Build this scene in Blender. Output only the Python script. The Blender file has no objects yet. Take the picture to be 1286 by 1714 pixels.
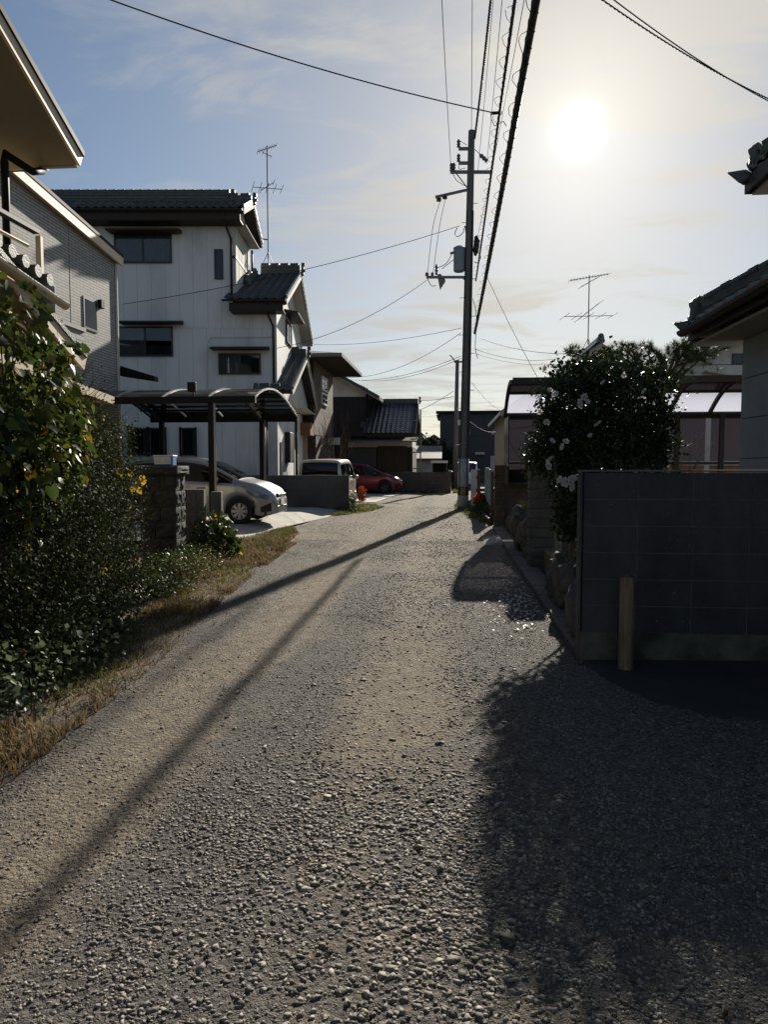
import bpy, math, random
import numpy as np
from mathutils import Vector, Matrix
random.seed(7); rng = np.random.default_rng(11)
S = bpy.context.scene
COL = S.collection

# ------------------------------------------------------------------ camera
FPX, CX, CY = 1189.0, 643.0, 857.0                # photograph 1286 x 1714, horizon at y = 779, road runs along +Y
PITCH = math.atan(78 / FPX); YAW = math.atan(112 * math.cos(PITCH) / FPX); EYE = 1.5
cam = bpy.data.cameras.new('camera'); camo = bpy.data.objects.new('camera', cam); COL.objects.link(camo)
camo.location = (0, 0, EYE); camo.rotation_euler = (math.pi / 2 - PITCH, 0, YAW)
cam.sensor_fit = 'VERTICAL'; cam.sensor_height = 34.6; cam.lens = 34.6 * FPX / 1714
cam.clip_start = .05; cam.clip_end = 3000
S.camera = camo

# ------------------------------------------------------------------ sky and sun
SUN = Vector((0.15148, 0.90177, 0.40481)).normalized()
EL = math.asin(SUN.z); AZ = math.atan2(SUN.x, SUN.y)
w = bpy.data.worlds.new('World'); S.world = w; w.use_nodes = True
nt = w.node_tree; nt.nodes.clear()
def nn(t, **k):
    n = nt.nodes.new(t)
    for a, b in k.items(): setattr(n, a, b)
    return n
def lk(a, b): nt.links.new(a, b)
def mth(op, a, b=None, c=None):
    n = nn('ShaderNodeMath', operation=op)
    for i, q in enumerate((a, b, c)):
        if q is None: continue
        if isinstance(q, (int, float)): n.inputs[i].default_value = q
        else: lk(q, n.inputs[i])
    return n.outputs[0]
sky = nn('ShaderNodeTexSky'); sky.sky_type = 'NISHITA'; sky.sun_disc = False
sky.sun_elevation = EL; sky.sun_rotation = AZ; sky.altitude = 0
sky.air_density = 1.0; sky.dust_density = .30; sky.ozone_density = 1.6
geo = nn('ShaderNodeTexCoord')
dotn = nn('ShaderNodeVectorMath', operation='DOT_PRODUCT'); lk(geo.outputs['Generated'], dotn.inputs[0]); dotn.inputs[1].default_value = SUN
cosang = dotn.outputs['Value']
sep = nn('ShaderNodeSeparateXYZ'); lk(geo.outputs['Generated'], sep.inputs[0])
# thin cirrus veil: direction projected on a high flat layer
zz = mth('MAXIMUM', sep.outputs['Z'], 0.03)
cmb = nn('ShaderNodeCombineXYZ'); lk(mth('DIVIDE', sep.outputs['X'], mth('ADD', zz, .12)), cmb.inputs[0]); lk(mth('DIVIDE', sep.outputs['Y'], mth('ADD', zz, .12)), cmb.inputs[1])
mp = nn('ShaderNodeMapping'); lk(cmb.outputs[0], mp.inputs[0]); mp.inputs['Rotation'].default_value = (0, 0, .5); mp.inputs['Scale'].default_value = (.9, 2.0, 1); mp.inputs['Location'].default_value = (3.1, 1.7, 0)
n1 = nn('ShaderNodeTexNoise'); lk(mp.outputs[0], n1.inputs['Vector']); n1.inputs['Scale'].default_value = 1.7; n1.inputs['Detail'].default_value = 11; n1.inputs['Roughness'].default_value = .62; n1.inputs['Distortion'].default_value = .7
n2 = nn('ShaderNodeTexNoise'); lk(mp.outputs[0], n2.inputs['Vector']); n2.inputs['Scale'].default_value = .55; n2.inputs['Detail'].default_value = 3
cl = nn('ShaderNodeMapRange'); cl.interpolation_type = 'SMOOTHSTEP'; lk(mth('ADD', mth('MULTIPLY', n1.outputs[0], .65), mth('MULTIPLY', n2.outputs[0], .45)), cl.inputs[0])
cl.inputs[1].default_value = .505; cl.inputs[2].default_value = .665
# sunlight scattered forward by the veil: stronger towards the sun
near = mth('POWER', mth('MAXIMUM', cosang, 0), 4)
disc = mth('POWER', mth('MAXIMUM', cosang, 0), 3300)
halo = mth('POWER', mth('MAXIMUM', cosang, 0), 60)
SKY_STR = 0.05
cloudlum = mth('ADD', mth('ADD', 4.5, mth('MULTIPLY', near, 3.1)), mth('MULTIPLY', halo, 1.6))
ccol = nn('ShaderNodeMix', data_type='RGBA'); lk(near, ccol.inputs[0]); ccol.inputs[6].default_value = (.90, .98, 1.10, 1); ccol.inputs[7].default_value = (1.05, 1.0, .90, 1)
cmul = nn('ShaderNodeVectorMath', operation='SCALE'); lk(ccol.outputs[2], cmul.inputs[0]); lk(cloudlum, cmul.inputs['Scale'])
fac = mth('MINIMUM', mth('ADD', mth('MULTIPLY', cl.outputs[0], .50), mth('ADD', mth('ADD', .0, mth('MULTIPLY', mth('POWER', mth('SUBTRACT', 1.0, mth('MAXIMUM', sep.outputs['Z'], 0)), 7), .40)), mth('MULTIPLY', mth('POWER', near, 2.6), .60))), .95)
smix = nn('ShaderNodeMix', data_type='RGBA'); lk(fac, smix.inputs[0]); lk(sky.outputs[0], smix.inputs[6]); lk(cmul.outputs[0], smix.inputs[7])
dcol = nn('ShaderNodeVectorMath', operation='SCALE'); dcol.inputs[0].default_value = (1.0, .97, .88); lk(mth('ADD', mth('ADD', mth('MULTIPLY', disc, 3.6), mth('MULTIPLY', mth('POWER', mth('MAXIMUM', cosang, 0), 200), 2.4)), mth('MULTIPLY', mth('POWER', mth('MAXIMUM', cosang, 0), 9000), 60.0)), dcol.inputs['Scale'])
addv = nn('ShaderNodeVectorMath', operation='ADD'); lk(smix.outputs[2], addv.inputs[0]); lk(dcol.outputs[0], addv.inputs[1])
bg = nn('ShaderNodeBackground'); lk(addv.outputs[0], bg.inputs[0]); bg.inputs[1].default_value = SKY_STR
wo = nn('ShaderNodeOutputWorld'); lk(bg.outputs[0], wo.inputs[0])

sun = bpy.data.lights.new('sun', 'SUN'); suno = bpy.data.objects.new('sun', sun); COL.objects.link(suno)
sun.energy = 5.0; sun.angle = math.radians(.53); sun.color = (1, .93, .80)
suno.rotation_euler = (-SUN).to_track_quat('-Z', 'Y').to_euler(); suno.location = (6, 40, 30)
S.view_settings.view_transform = 'Standard'; S.view_settings.look = 'None'
S.view_settings.gamma = 1; S.view_settings.exposure = 0.75; S.view_settings.use_curve_mapping = False
S.cycles.max_bounces = 7; S.cycles.transparent_max_bounces = 12
S.cycles.caustics_reflective = False; S.cycles.caustics_refractive = False
S.cycles.use_denoising = True

# ------------------------------------------------------------------ pixel helpers
cp, sp, cyw, syw = math.cos(PITCH), math.sin(PITCH), math.cos(YAW), math.sin(YAW)
RV = Vector((cyw, syw, 0)); FV = Vector((-syw * cp, cyw * cp, -sp)); UV = RV.cross(FV); FH = Vector((-syw, cyw, 0))
def ray(x, y): return FV + RV * ((x - CX) / FPX) - UV * ((y - CY) / FPX)
def at(x, y, Y):
    q = ray(x, y); return Vector((0, 0, EYE)) + q * (Y / q.y)
def gd(x, y, z=0.):
    q = ray(x, y); return Vector((0, 0, EYE)) + q * ((z - EYE) / q.z)
def hp(x, y, D):                                   # lateral, depth, height at level depth D straight ahead of the eye
    q = ray(x, y); t = D / q.dot(FH); return Vector((t * q.dot(RV), D, EYE + t * q.z))

# ------------------------------------------------------------------ mesh helpers
def newobj(name, me, parent=None):
    o = bpy.data.objects.new(name, me); COL.objects.link(o)
    if parent is not None: o.parent = parent
    return o
def npmesh(name, V, Fq, mat, smooth=False):
    V = np.asarray(V, dtype=np.float32); Fq = np.asarray(Fq, dtype=np.int32)
    me = bpy.data.meshes.new(name); k = Fq.shape[1]
    me.vertices.add(len(V)); me.vertices.foreach_set('co', V.ravel())
    me.loops.add(Fq.size); me.loops.foreach_set('vertex_index', Fq.ravel())
    me.polygons.add(len(Fq)); me.polygons.foreach_set('loop_start', np.arange(0, Fq.size, k, dtype=np.int32))
    me.update(calc_edges=True); me.validate()
    if smooth: me.polygons.foreach_set('use_smooth', np.ones(len(me.polygons), dtype=bool))
    me.materials.append(mat)
    return me
class MB:
    def __init__(s): s.v = []; s.f = []
    def add(s, vs, fs):
        b = len(s.v); s.v += [tuple(q) for q in vs]; s.f += [tuple(i + b for i in q) for q in fs]; return s
    def box(s, x0, x1, y0, y1, z0, z1):
        return s.add([(x0, y0, z0), (x1, y0, z0), (x1, y1, z0), (x0, y1, z0), (x0, y0, z1), (x1, y0, z1), (x1, y1, z1), (x0, y1, z1)],
                     [(0, 3, 2, 1), (4, 5, 6, 7), (0, 1, 5, 4), (1, 2, 6, 5), (2, 3, 7, 6), (3, 0, 4, 7)])
    def beam(s, p, q, w, h=None, up=(0, 0, 1)):
        h = h or w; p = Vector(p); q = Vector(q); d = (q - p).normalized(); u = Vector(up)
        if abs(d.dot(u)) > .98: u = Vector((0, 1, 0))
        a = d.cross(u).normalized() * (w / 2); b = a.cross(d).normalized() * (h / 2)
        vs = [p - a - b, p + a - b, p + a + b, p - a + b, q - a - b, q + a - b, q + a + b, q - a + b]
        return s.add(vs, [(0, 3, 2, 1), (4, 5, 6, 7), (0, 1, 5, 4), (1, 2, 6, 5), (2, 3, 7, 6), (3, 0, 4, 7)])
    def tube(s, pts, r, n=6, cap=True):
        pts = [Vector(p) for p in pts]; rs = r if isinstance(r, (list, tuple)) else [r] * len(pts)
        d0 = (pts[1] - pts[0]).normalized(); u = Vector((0, 0, 1)) if abs(d0.z) < .9 else Vector((1, 0, 0))
        a = d0.cross(u).normalized(); vs = []
        for i, p in enumerate(pts):
            d = (pts[min(i + 1, len(pts) - 1)] - pts[max(i - 1, 0)])
            d = d.normalized() if d.length > 1e-9 else d0
            a = (a - d * a.dot(d)); a = a.normalized() if a.length > 1e-6 else d.orthogonal().normalized()
            b = d.cross(a)
            for k in range(n):
                t = 2 * math.pi * k / n; vs.append(p + (a * math.cos(t) + b * math.sin(t)) * rs[i])
        fs = [(i * n + k, i * n + (k + 1) % n, (i + 1) * n + (k + 1) % n, (i + 1) * n + k) for i in range(len(pts) - 1) for k in range(n)]
        if cap: fs += [tuple(reversed(range(n))), tuple(range((len(pts) - 1) * n, len(pts) * n))]
        return s.add(vs, fs)
    def prism(s, poly, ext):
        n = len(poly); e = Vector(ext); vs = [Vector(p) for p in poly] + [Vector(p) + e for p in poly]
        return s.add(vs, [tuple(range(n)), tuple(reversed(range(n, 2 * n)))] + [(i, i + n, (i + 1) % n + n, (i + 1) % n) for i in range(n)])
    def lathe(s, prof, c=(0, 0, 0), axis=(0, 0, 1), n=14):
        c = Vector(c); ax = Vector(axis).normalized(); a = ax.orthogonal().normalized(); b = ax.cross(a); vs = []
        for r, h in prof:
            for k in range(n):
                t = 2 * math.pi * k / n; vs.append(c + ax * h + (a * math.cos(t) + b * math.sin(t)) * r)
        fs = [(i * n + k, i * n + (k + 1) % n, (i + 1) * n + (k + 1) % n, (i + 1) * n + k) for i in range(len(prof) - 1) for k in range(n)]
        fs += [tuple(reversed(range(n))), tuple(range((len(prof) - 1) * n, len(prof) * n))]
        return s.add(vs, fs)
    def grid(s, P):                                # P[i][j]
        n, m = len(P), len(P[0])
        return s.add([q for r in P for q in r], [(i * m + j, i * m + j + 1, (i + 1) * m + j + 1, (i + 1) * m + j) for i in range(n - 1) for j in range(m - 1)])
    def mesh(s, name, mat, smooth=False):
        me = bpy.data.meshes.new(name); me.from_pydata(s.v, [], s.f); me.update()
        import bmesh
        bm = bmesh.new(); bm.from_mesh(me); bmesh.ops.recalc_face_normals(bm, faces=bm.faces); bm.to_mesh(me); bm.free()
        if smooth:
            for p in me.polygons: p.use_smooth = True
        me.materials.append(mat); return me
    def build(s, name, mat, parent=None, bevel=0, smooth=False, label=None, segs=1):
        o = newobj(name, s.mesh(name, mat, smooth), parent)
        if bevel:
            m = o.modifiers.new('bevel', 'BEVEL'); m.width = bevel; m.segments = segs; m.limit_method = 'ANGLE'; m.angle_limit = .7
        if label: o['label'] = label
        return o
def tag(o, label, cat=None, group=None, kind=None):
    if label: o['label'] = label
    if cat: o['category'] = cat
    if group: o['group'] = group
    if kind: o['kind'] = kind
    return o
def thing(name, label, cat, loc=(0, 0, 0), rz=0, group=None):
    o = newobj(name, None); o.location = loc; o.rotation_euler = (0, 0, rz); o.empty_display_size = .2
    return tag(o, label, cat, group)
def P(name, mat, parent, *boxes, bevel=0, label=None):
    m = MB()
    for b in boxes: m.box(*b)
    return m.build(name, mat, parent, bevel, label=label)

# ------------------------------------------------------------------ materials
def mat(name, col, rough=.75, col2=None, scale=6., bump=0., bscale=80., metal=0., spec=.4, island=0., detail=5, stretch=(1, 1, 1), lo=.35, hi=.65, trans=0., coat=0., fleck=None):
    m = bpy.data.materials.new(name); m.use_nodes = True; t = m.node_tree; N = t.nodes; L = t.links
    b = N['Principled BSDF']; out = N['Material Output']
    b.inputs['Roughness'].default_value = rough; b.inputs['Metallic'].default_value = metal
    b.inputs['Specular IOR Level'].default_value = spec
    if coat: b.inputs['Coat Weight'].default_value = coat; b.inputs['Coat Roughness'].default_value = .06
    c4 = lambda c: (c[0], c[1], c[2], 1)
    g = N.new('ShaderNodeNewGeometry'); mp = N.new('ShaderNodeMapping'); mp.inputs['Scale'].default_value = stretch
    L.new(g.outputs['Position'], mp.inputs[0]); vec = mp.outputs[0]
    src = None
    if col2:
        n = N.new('ShaderNodeTexNoise'); n.inputs['Scale'].default_value = scale; n.inputs['Detail'].default_value = detail; n.inputs['Roughness'].default_value = .6
        L.new(vec, n.inputs['Vector'])
        r = N.new('ShaderNodeMapRange'); r.inputs[1].default_value = lo; r.inputs[2].default_value = hi; L.new(n.outputs[0], r.inputs[0])
        mx = N.new('ShaderNodeMix'); mx.data_type = 'RGBA'; L.new(r.outputs[0], mx.inputs[0]); mx.inputs[6].default_value = c4(col); mx.inputs[7].default_value = c4(col2)
        src = mx.outputs[2]
    else:
        rg = N.new('ShaderNodeRGB'); rg.outputs[0].default_value = c4(col); src = rg.outputs[0]
    if fleck:
        n = N.new('ShaderNodeTexNoise'); n.inputs['Scale'].default_value = fleck[1]; n.inputs['Detail'].default_value = 2; L.new(vec, n.inputs['Vector'])
        r = N.new('ShaderNodeMapRange'); r.inputs[1].default_value = fleck[2]; r.inputs[2].default_value = fleck[2] + .05; L.new(n.outputs[0], r.inputs[0])
        mx = N.new('ShaderNodeMix'); mx.data_type = 'RGBA'; L.new(r.outputs[0], mx.inputs[0]); L.new(src, mx.inputs[6]); mx.inputs[7].default_value = c4(fleck[0]); src = mx.outputs[2]
    if island:
        h = N.new('ShaderNodeHueSaturation'); r = N.new('ShaderNodeMapRange'); L.new(g.outputs['Random Per Island'], r.inputs[0])
        r.inputs[3].default_value = 1 - island; r.inputs[4].default_value = 1 + island
        L.new(r.outputs[0], h.inputs['Value']); L.new(src, h.inputs['Color'])
        h2 = N.new('ShaderNodeMath'); h2.operation = 'MULTIPLY_ADD'; oi = N.new('ShaderNodeObjectInfo'); L.new(oi.outputs['Random'], h2.inputs[0]); h2.inputs[1].default_value = .0; h2.inputs[2].default_value = .5
        L.new(h2.outputs[0], h.inputs['Hue']); src = h.outputs[0]
    L.new(src, b.inputs['Base Color'])
    if bump:
        n = N.new('ShaderNodeTexNoise'); n.inputs['Scale'].default_value = bscale; n.inputs['Detail'].default_value = 4; L.new(vec, n.inputs['Vector'])
        bp = N.new('ShaderNodeBump'); bp.inputs['Strength'].default_value = min(1, bump); bp.inputs['Distance'].default_value = .02; L.new(n.outputs[0], bp.inputs['Height']); L.new(bp.outputs[0], b.inputs['Normal'])
    if trans:
        tr = N.new('ShaderNodeBsdfTranslucent'); L.new(src, tr.inputs[0]); ms = N.new('ShaderNodeMixShader'); ms.inputs[0].default_value = trans
        L.new(b.outputs[0], ms.inputs[1]); L.new(tr.outputs[0], ms.inputs[2]); L.new(ms.outputs[0], out.inputs[0])
    return m
def glassmat(name, tint, ior=1.5, base=.04, diff=None, dfac=0.):
    m = bpy.data.materials.new(name); m.use_nodes = True; t = m.node_tree; N = t.nodes; L = t.links; N.remove(N['Principled BSDF'])
    tr = N.new('ShaderNodeBsdfTransparent'); tr.inputs[0].default_value = (*tint, 1)
    gl = N.new('ShaderNodeBsdfGlossy'); gl.inputs['Roughness'].default_value = base
    fr = N.new('ShaderNodeFresnel'); fr.inputs[0].default_value = ior
    ms = N.new('ShaderNodeMixShader'); L.new(fr.outputs[0], ms.inputs[0]); src = tr.outputs[0]
    if diff:
        df = N.new('ShaderNodeBsdfTranslucent'); df.inputs[0].default_value = (*diff, 1); d2 = N.new('ShaderNodeBsdfDiffuse'); d2.inputs[0].default_value = (*diff, 1)
        m3 = N.new('ShaderNodeMixShader'); m3.inputs[0].default_value = .18; L.new(df.outputs[0], m3.inputs[1]); L.new(d2.outputs[0], m3.inputs[2])
        m2 = N.new('ShaderNodeMixShader'); m2.inputs[0].default_value = dfac; L.new(tr.outputs[0], m2.inputs[1]); L.new(m3.outputs[0], m2.inputs[2]); src = m2.outputs[0]
    L.new(src, ms.inputs[1]); L.new(gl.outputs[0], ms.inputs[2]); L.new(ms.outputs[0], N['Material Output'].inputs[0])
    return m
m_white = mat('white_siding', (.64, .64, .63), .8, (.36, .37, .38), .55, .05, 40, stretch=(1, 1, .4), lo=.45, hi=.72)
m_white2 = mat('white_plaster', (.62, .60, .55), .85, (.5, .48, .43), 1.5, .08, 60)
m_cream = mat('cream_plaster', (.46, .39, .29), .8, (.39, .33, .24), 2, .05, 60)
m_creamdark = mat('darkened_cream_soffit', (.27, .22, .145), .8, (.23, .185, .12), 2)  # the wall cream, darkened for the roof undersides
m_creamtrim = mat('cream_trim_paint', (.66, .53, .36), .55)
m_tile = mat('dark_roof_tile', (.045, .05, .057), .32, (.075, .08, .085), 3, .1, 50, spec=.6, island=.35)
m_tilegreen = mat('weathered_ridge_tile', (.05, .055, .055), .55, (.09, .10, .085), 9, .3, 60, island=.2)
m_brownmetal = mat('brown_aluminium', (.035, .028, .024), .55, spec=.2)
m_black = mat('black_metal', (.010, .010, .011), .6, spec=.12)
m_darkframe = mat('dark_window_frame', (.022, .02, .019), .4)
m_glassdark = glassmat('window_glass', (.62, .65, .67), 1.5, .02)
m_curtain = mat('curtain_cloth', (.62, .60, .54), .9, (.42, .40, .36), 9, stretch=(6, 6, .4))
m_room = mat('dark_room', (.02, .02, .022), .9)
m_conc = mat('weathered_concrete', (.42, .395, .35), .9, (.32, .30, .265), 2.2, .3, 70, island=.12)
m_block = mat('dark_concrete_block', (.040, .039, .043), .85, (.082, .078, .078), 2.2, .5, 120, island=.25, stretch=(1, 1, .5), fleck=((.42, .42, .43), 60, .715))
m_blockgrey = mat('grey_concrete_block', (.115, .105, .095), .9, (.06, .055, .05), 1.6, .4, 90, island=.16)
m_mortar = mat('mortar', (.12, .115, .115), .95, (.16, .155, .15), 8, .2)
m_foot = mat('mossy_concrete_footing', (.04, .04, .035), .95, (.17, .155, .12), 2.6, .5, 60, lo=.42, hi=.72)
m_rock = mat('garden_rock', (.13, .115, .10), .85, (.055, .05, .05), 6, .8, 25, spec=.3)
m_stone = mat('rough_pillar_stone', (.075, .07, .062), .9, (.035, .033, .03), 7, .8, 45, island=.2)
m_asphalt = mat('asphalt', (.028, .028, .030), .85, (.04, .04, .042), 3, .5, 220)
m_wood = mat('weathered_post_wood', (.34, .25, .15), .75, (.15, .105, .065), 5, .7, 30, stretch=(9, 9, .5))
m_wooddark = mat('old_dark_wood', (.05, .035, .025), .8, (.09, .06, .04), 5, .3, 40)
m_bark = mat('grey_bark', (.12, .10, .08), .9, (.20, .17, .14), 9, .6, 40, stretch=(2, 2, .6))
m_pinebark = mat('pine_bark', (.045, .035, .028), .95, (.09, .07, .05), 14, .8, 30)
m_polec = mat('pole_concrete', (.15, .145, .135), .85, (.10, .097, .09), 3, .15, 70, stretch=(1, 1, .2))
m_poleband = mat('pole_grey_sheath', (.34, .35, .36), .7, (.26, .27, .27), 3)
m_cable = mat('cable_rubber', (.012, .012, .013), .6)
m_trafo = mat('transformer_paint', (.20, .22, .25), .5)
m_porc = mat('grey_insulator', (.10, .10, .10), .4)
m_steel = mat('galvanised_steel', (.16, .16, .165), .5, metal=.6)
m_yellow = mat('yellow_stripe', (.55, .36, .03), .7)
m_poly = glassmat('smoked_polycarbonate', (.42, .42, .42), 1.2, .12, (.32, .32, .31), .5)
m_polyp = glassmat('lilac_polycarbonate', (.60, .58, .66), 1.12, .15, (.44, .45, .54), .8)
m_polyscreen = glassmat('darkened_lilac_screen', (.20, .185, .21), 1.2, .2, (.13, .12, .14), .3)  # lilac tint darkened to stand in for the dark porch behind
m_corr = glassmat('corrugated_tan_sheet', (.5, .42, .3), 1.4, .3, (.55, .45, .31), .7)

# ------------------------------------------------------------------ ground
def road_l(y): return np.interp(y, [-4, 3.2, 4.7, 7.8, 10, 14.5, 22.6, 30, 60], [-2.1, -2.2, -2.3, -2.67, -2.85, -3.15, -3.35, -3.4, -3.4])
def fbm(x, y, seed=0, o=4, s=1.):
    r = np.random.default_rng(seed); v = np.zeros_like(x); a = 1.
    for i in range(o):
        for k in range(3):
            t = r.uniform(0, 6.28); ph = r.uniform(0, 6.28); fq = s * (1.9 ** i) * r.uniform(.8, 1.25)
            v = v + a * np.sin((x * math.cos(t) + y * math.sin(t)) * fq + ph)
        a *= .55
    return v / 4.
def track(x, y):                                   # 1 in the wheel tracks, 0 off them
    c = np.interp(y, [0, 6, 15, 30], [0, 0, .0, .1]) + .10 * np.sin(y * .35)
    a = .95 * np.exp(-((x + 1.62 - c) / .34) ** 2) + .75 * np.exp(-((x + .40 - c) / .30) ** 2) * np.clip((y - 1.2) / 2.5, .25, 1) + .8 * np.exp(-((x + .62) / .45) ** 2 - ((y - 4.3) / 1.1) ** 2)
    pn_ = .5 + .5 * fbm(x, y, 3, 5, 2.1); return np.clip(a * (.25 + 1.25 * pn_) + .22 * (fbm(x, y, 8, 4, 1.6) > .45), 0, 1)
def gh(x, y): return .012 * fbm(x, y, 5, 4, 2.2) - .022 * track(x, y) + .02
def road_mat():
    m = bpy.data.materials.new('gravel_road'); m.use_nodes = True; t = m.node_tree; N = t.nodes; L = t.links; b = N['Principled BSDF']
    g = N.new('ShaderNodeNewGeometry'); at_ = N.new('ShaderNodeAttribute'); at_.attribute_name = 'sand'
    v1 = N.new('ShaderNodeTexVoronoi'); v1.inputs['Scale'].default_value = 48; L.new(g.outputs['Position'], v1.inputs['Vector'])
    v2 = N.new('ShaderNodeTexVoronoi'); v2.inputs['Scale'].default_value = 110; L.new(g.outputs['Position'], v2.inputs['Vector'])
    nz = N.new('ShaderNodeTexNoise'); nz.inputs['Scale'].default_value = 3.2; nz.inputs['Detail'].default_value = 9; nz.inputs['Roughness'].default_value = .68; L.new(g.outputs['Position'], nz.inputs['Vector'])
    nf = N.new('ShaderNodeTexNoise'); nf.inputs['Scale'].default_value = 190; nf.inputs['Detail'].default_value = 3; L.new(g.outputs['Position'], nf.inputs['Vector'])
    def mx(f, a, c):
        q = N.new('ShaderNodeMix'); q.data_type = 'RGBA'
        for i, z in ((0, f), (6, a), (7, c)):
            if hasattr(z, 'is_output'): L.new(z, q.inputs[i])
            else: q.inputs[i].default_value = z if i == 0 else (*z, 1)
        return q.outputs[2]
    def rngm(s, a, c):
        q = N.new('ShaderNodeMapRange'); L.new(s, q.inputs[0]); q.inputs[1].default_value = a; q.inputs[2].default_value = c; return q.outputs[0]
    sepc = N.new('ShaderNodeSeparateColor'); L.new(v1.outputs['Color'], sepc.inputs[0])
    stone = mx(sepc.outputs[0], (.07, .068, .066), (.17, .155, .135))
    sep2 = N.new('ShaderNodeSeparateColor'); L.new(v2.outputs['Color'], sep2.inputs[0])
    sand0 = mx(rngm(nf.outputs[0], .35, .65), (.23, .188, .134), (.335, .278, .205))
    nm_ = N.new('ShaderNodeTexNoise'); nm_.inputs['Scale'].default_value = 9; nm_.inputs['Detail'].default_value = 8; nm_.inputs['Roughness'].default_value = .7; L.new(g.outputs['Position'], nm_.inputs['Vector'])
    sand1 = mx(rngm(nm_.outputs[0], .40, .66), sand0, (.135, .108, .08))
    sand = mx(rngm(sep2.outputs[1], .80, .84), sand1, mx(sep2.outputs[0], (.05, .05, .052), (.20, .19, .17)))
    ad = N.new('ShaderNodeMath'); ad.operation = 'ADD'; L.new(at_.outputs['Fac'], ad.inputs[0])
    ml = N.new('ShaderNodeMath'); ml.operation = 'MULTIPLY_ADD'; L.new(nz.outputs[0], ml.inputs[0]); ml.inputs[1].default_value = 1.5; ml.inputs[2].default_value = -.78; L.new(ml.outputs[0], ad.inputs[1])
    col = mx(rngm(ad.outputs[0], .18, .62), stone, sand)
    L.new(col, b.inputs['Base Color']); b.inputs['Roughness'].default_value = .92; b.inputs['Specular IOR Level'].default_value = .25
    h = N.new('ShaderNodeMath'); h.operation = 'MULTIPLY_ADD'; L.new(v1.outputs['Distance'], h.inputs[0]); h.inputs[1].default_value = -1.0; L.new(nf.outputs[0], h.inputs[2])
    bp = N.new('ShaderNodeBump'); bp.inputs['Strength'].default_value = 1.; bp.inputs['Distance'].default_value = .02; L.new(h.outputs[0], bp.inputs['Height']); L.new(bp.outputs[0], b.inputs['Normal'])
    return m
m_road = road_mat()
m_earth = mat('bare_earth', (.16, .125, .085), .95, (.10, .08, .055), 2.5, .5, 60)
gm = MB().box(-1200, 1200, -400, 2400, -.5, -.03).build('ground', m_earth); tag(gm, 'bare brown earth stretching behind the houses', kind='structure')
ys = np.concatenate([np.arange(-2, 9, .05), np.arange(9, 20, .1), np.arange(20, 75, .4)]); xs = np.concatenate([np.arange(-4.2, 4.6, .05)])
X, Yg = np.meshgrid(xs, ys); Zg = gh(X, Yg)
Zg = np.where(X < road_l(Yg) - .5, -.015, Zg); Zg = np.where((X > .96) & (Yg > 5.35), -.02, Zg)
nx_, ny_ = len(xs), len(ys); idx = np.arange(nx_ * ny_).reshape(ny_, nx_)
Fq = np.stack([idx[:-1, :-1], idx[:-1, 1:], idx[1:, 1:], idx[1:, :-1]], -1).reshape(-1, 4)
me = npmesh('gravel_lane', np.stack([X, Yg, Zg], -1).reshape(-1, 3), Fq, m_road, True)
sa = me.attributes.new('sand', 'FLOAT', 'POINT')
cov = np.clip(.20 + .80 * track(X, Yg) + .35 * np.clip((Yg - 6) / 10, 0, 1) - .45 * np.clip((X - .5) / .5, 0, 1) * (Yg < 5.5) - .25 * np.exp(-((X + .95) / .35) ** 2), 0, 1)
sa.data.foreach_set('value', cov.ravel().astype(np.float32))
tag(newobj('gravel_lane', me), 'sandy gravel lane with wheel tracks running up to the utility pole', kind='structure')

# loose stones
ico = np.array([(0, 0, -1), (.72, -.53, -.45), (-.28, -.85, -.45), (-.89, 0, -.45), (-.28, .85, -.45), (.72, .53, -.45), (.28, -.85, .45), (-.72, -.53, .45), (-.72, .53, .45), (.28, .85, .45), (.89, 0, .45), (0, 0, 1)])
icf = np.array([(0, 1, 2), (1, 0, 5), (0, 2, 3), (0, 3, 4), (0, 4, 5), (1, 5, 10), (2, 1, 6), (3, 2, 7), (4, 3, 8), (5, 4, 9), (1, 10, 6), (2, 6, 7), (3, 7, 8), (4, 8, 9), (5, 9, 10), (6, 10, 11), (7, 6, 11), (8, 7, 11), (9, 8, 11), (10, 9, 11)])
def rotm(n):
    q = rng.normal(size=(n, 4)); q /= np.linalg.norm(q, axis=1)[:, None]; a, b, c, d = q.T
    return np.stack([1 - 2 * (c * c + d * d), 2 * (b * c - a * d), 2 * (b * d + a * c), 2 * (b * c + a * d), 1 - 2 * (b * b + d * d), 2 * (c * d - a * b), 2 * (b * d - a * c), 2 * (c * d + a * b), 1 - 2 * (b * b + c * c)], -1).reshape(n, 3, 3)
def rotz(a):
    c, s_, o, z = np.cos(a), np.sin(a), np.ones_like(a), np.zeros_like(a)
    return np.stack([c, -s_, z, s_, c, z, z, z, o], -1).reshape(-1, 3, 3)
cub = np.array([(-1, -1, -1), (1, -1, -1), (1, 1, -1), (-1, 1, -1), (-1, -1, 1), (1, -1, 1), (1, 1, 1), (-1, 1, 1)]) * .68
cbf = np.array([(0, 2, 1), (0, 3, 2), (4, 5, 6), (4, 6, 7), (0, 1, 5), (0, 5, 4), (1, 2, 6), (1, 6, 5), (2, 3, 7), (2, 7, 6), (3, 0, 4), (3, 4, 7)])
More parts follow.
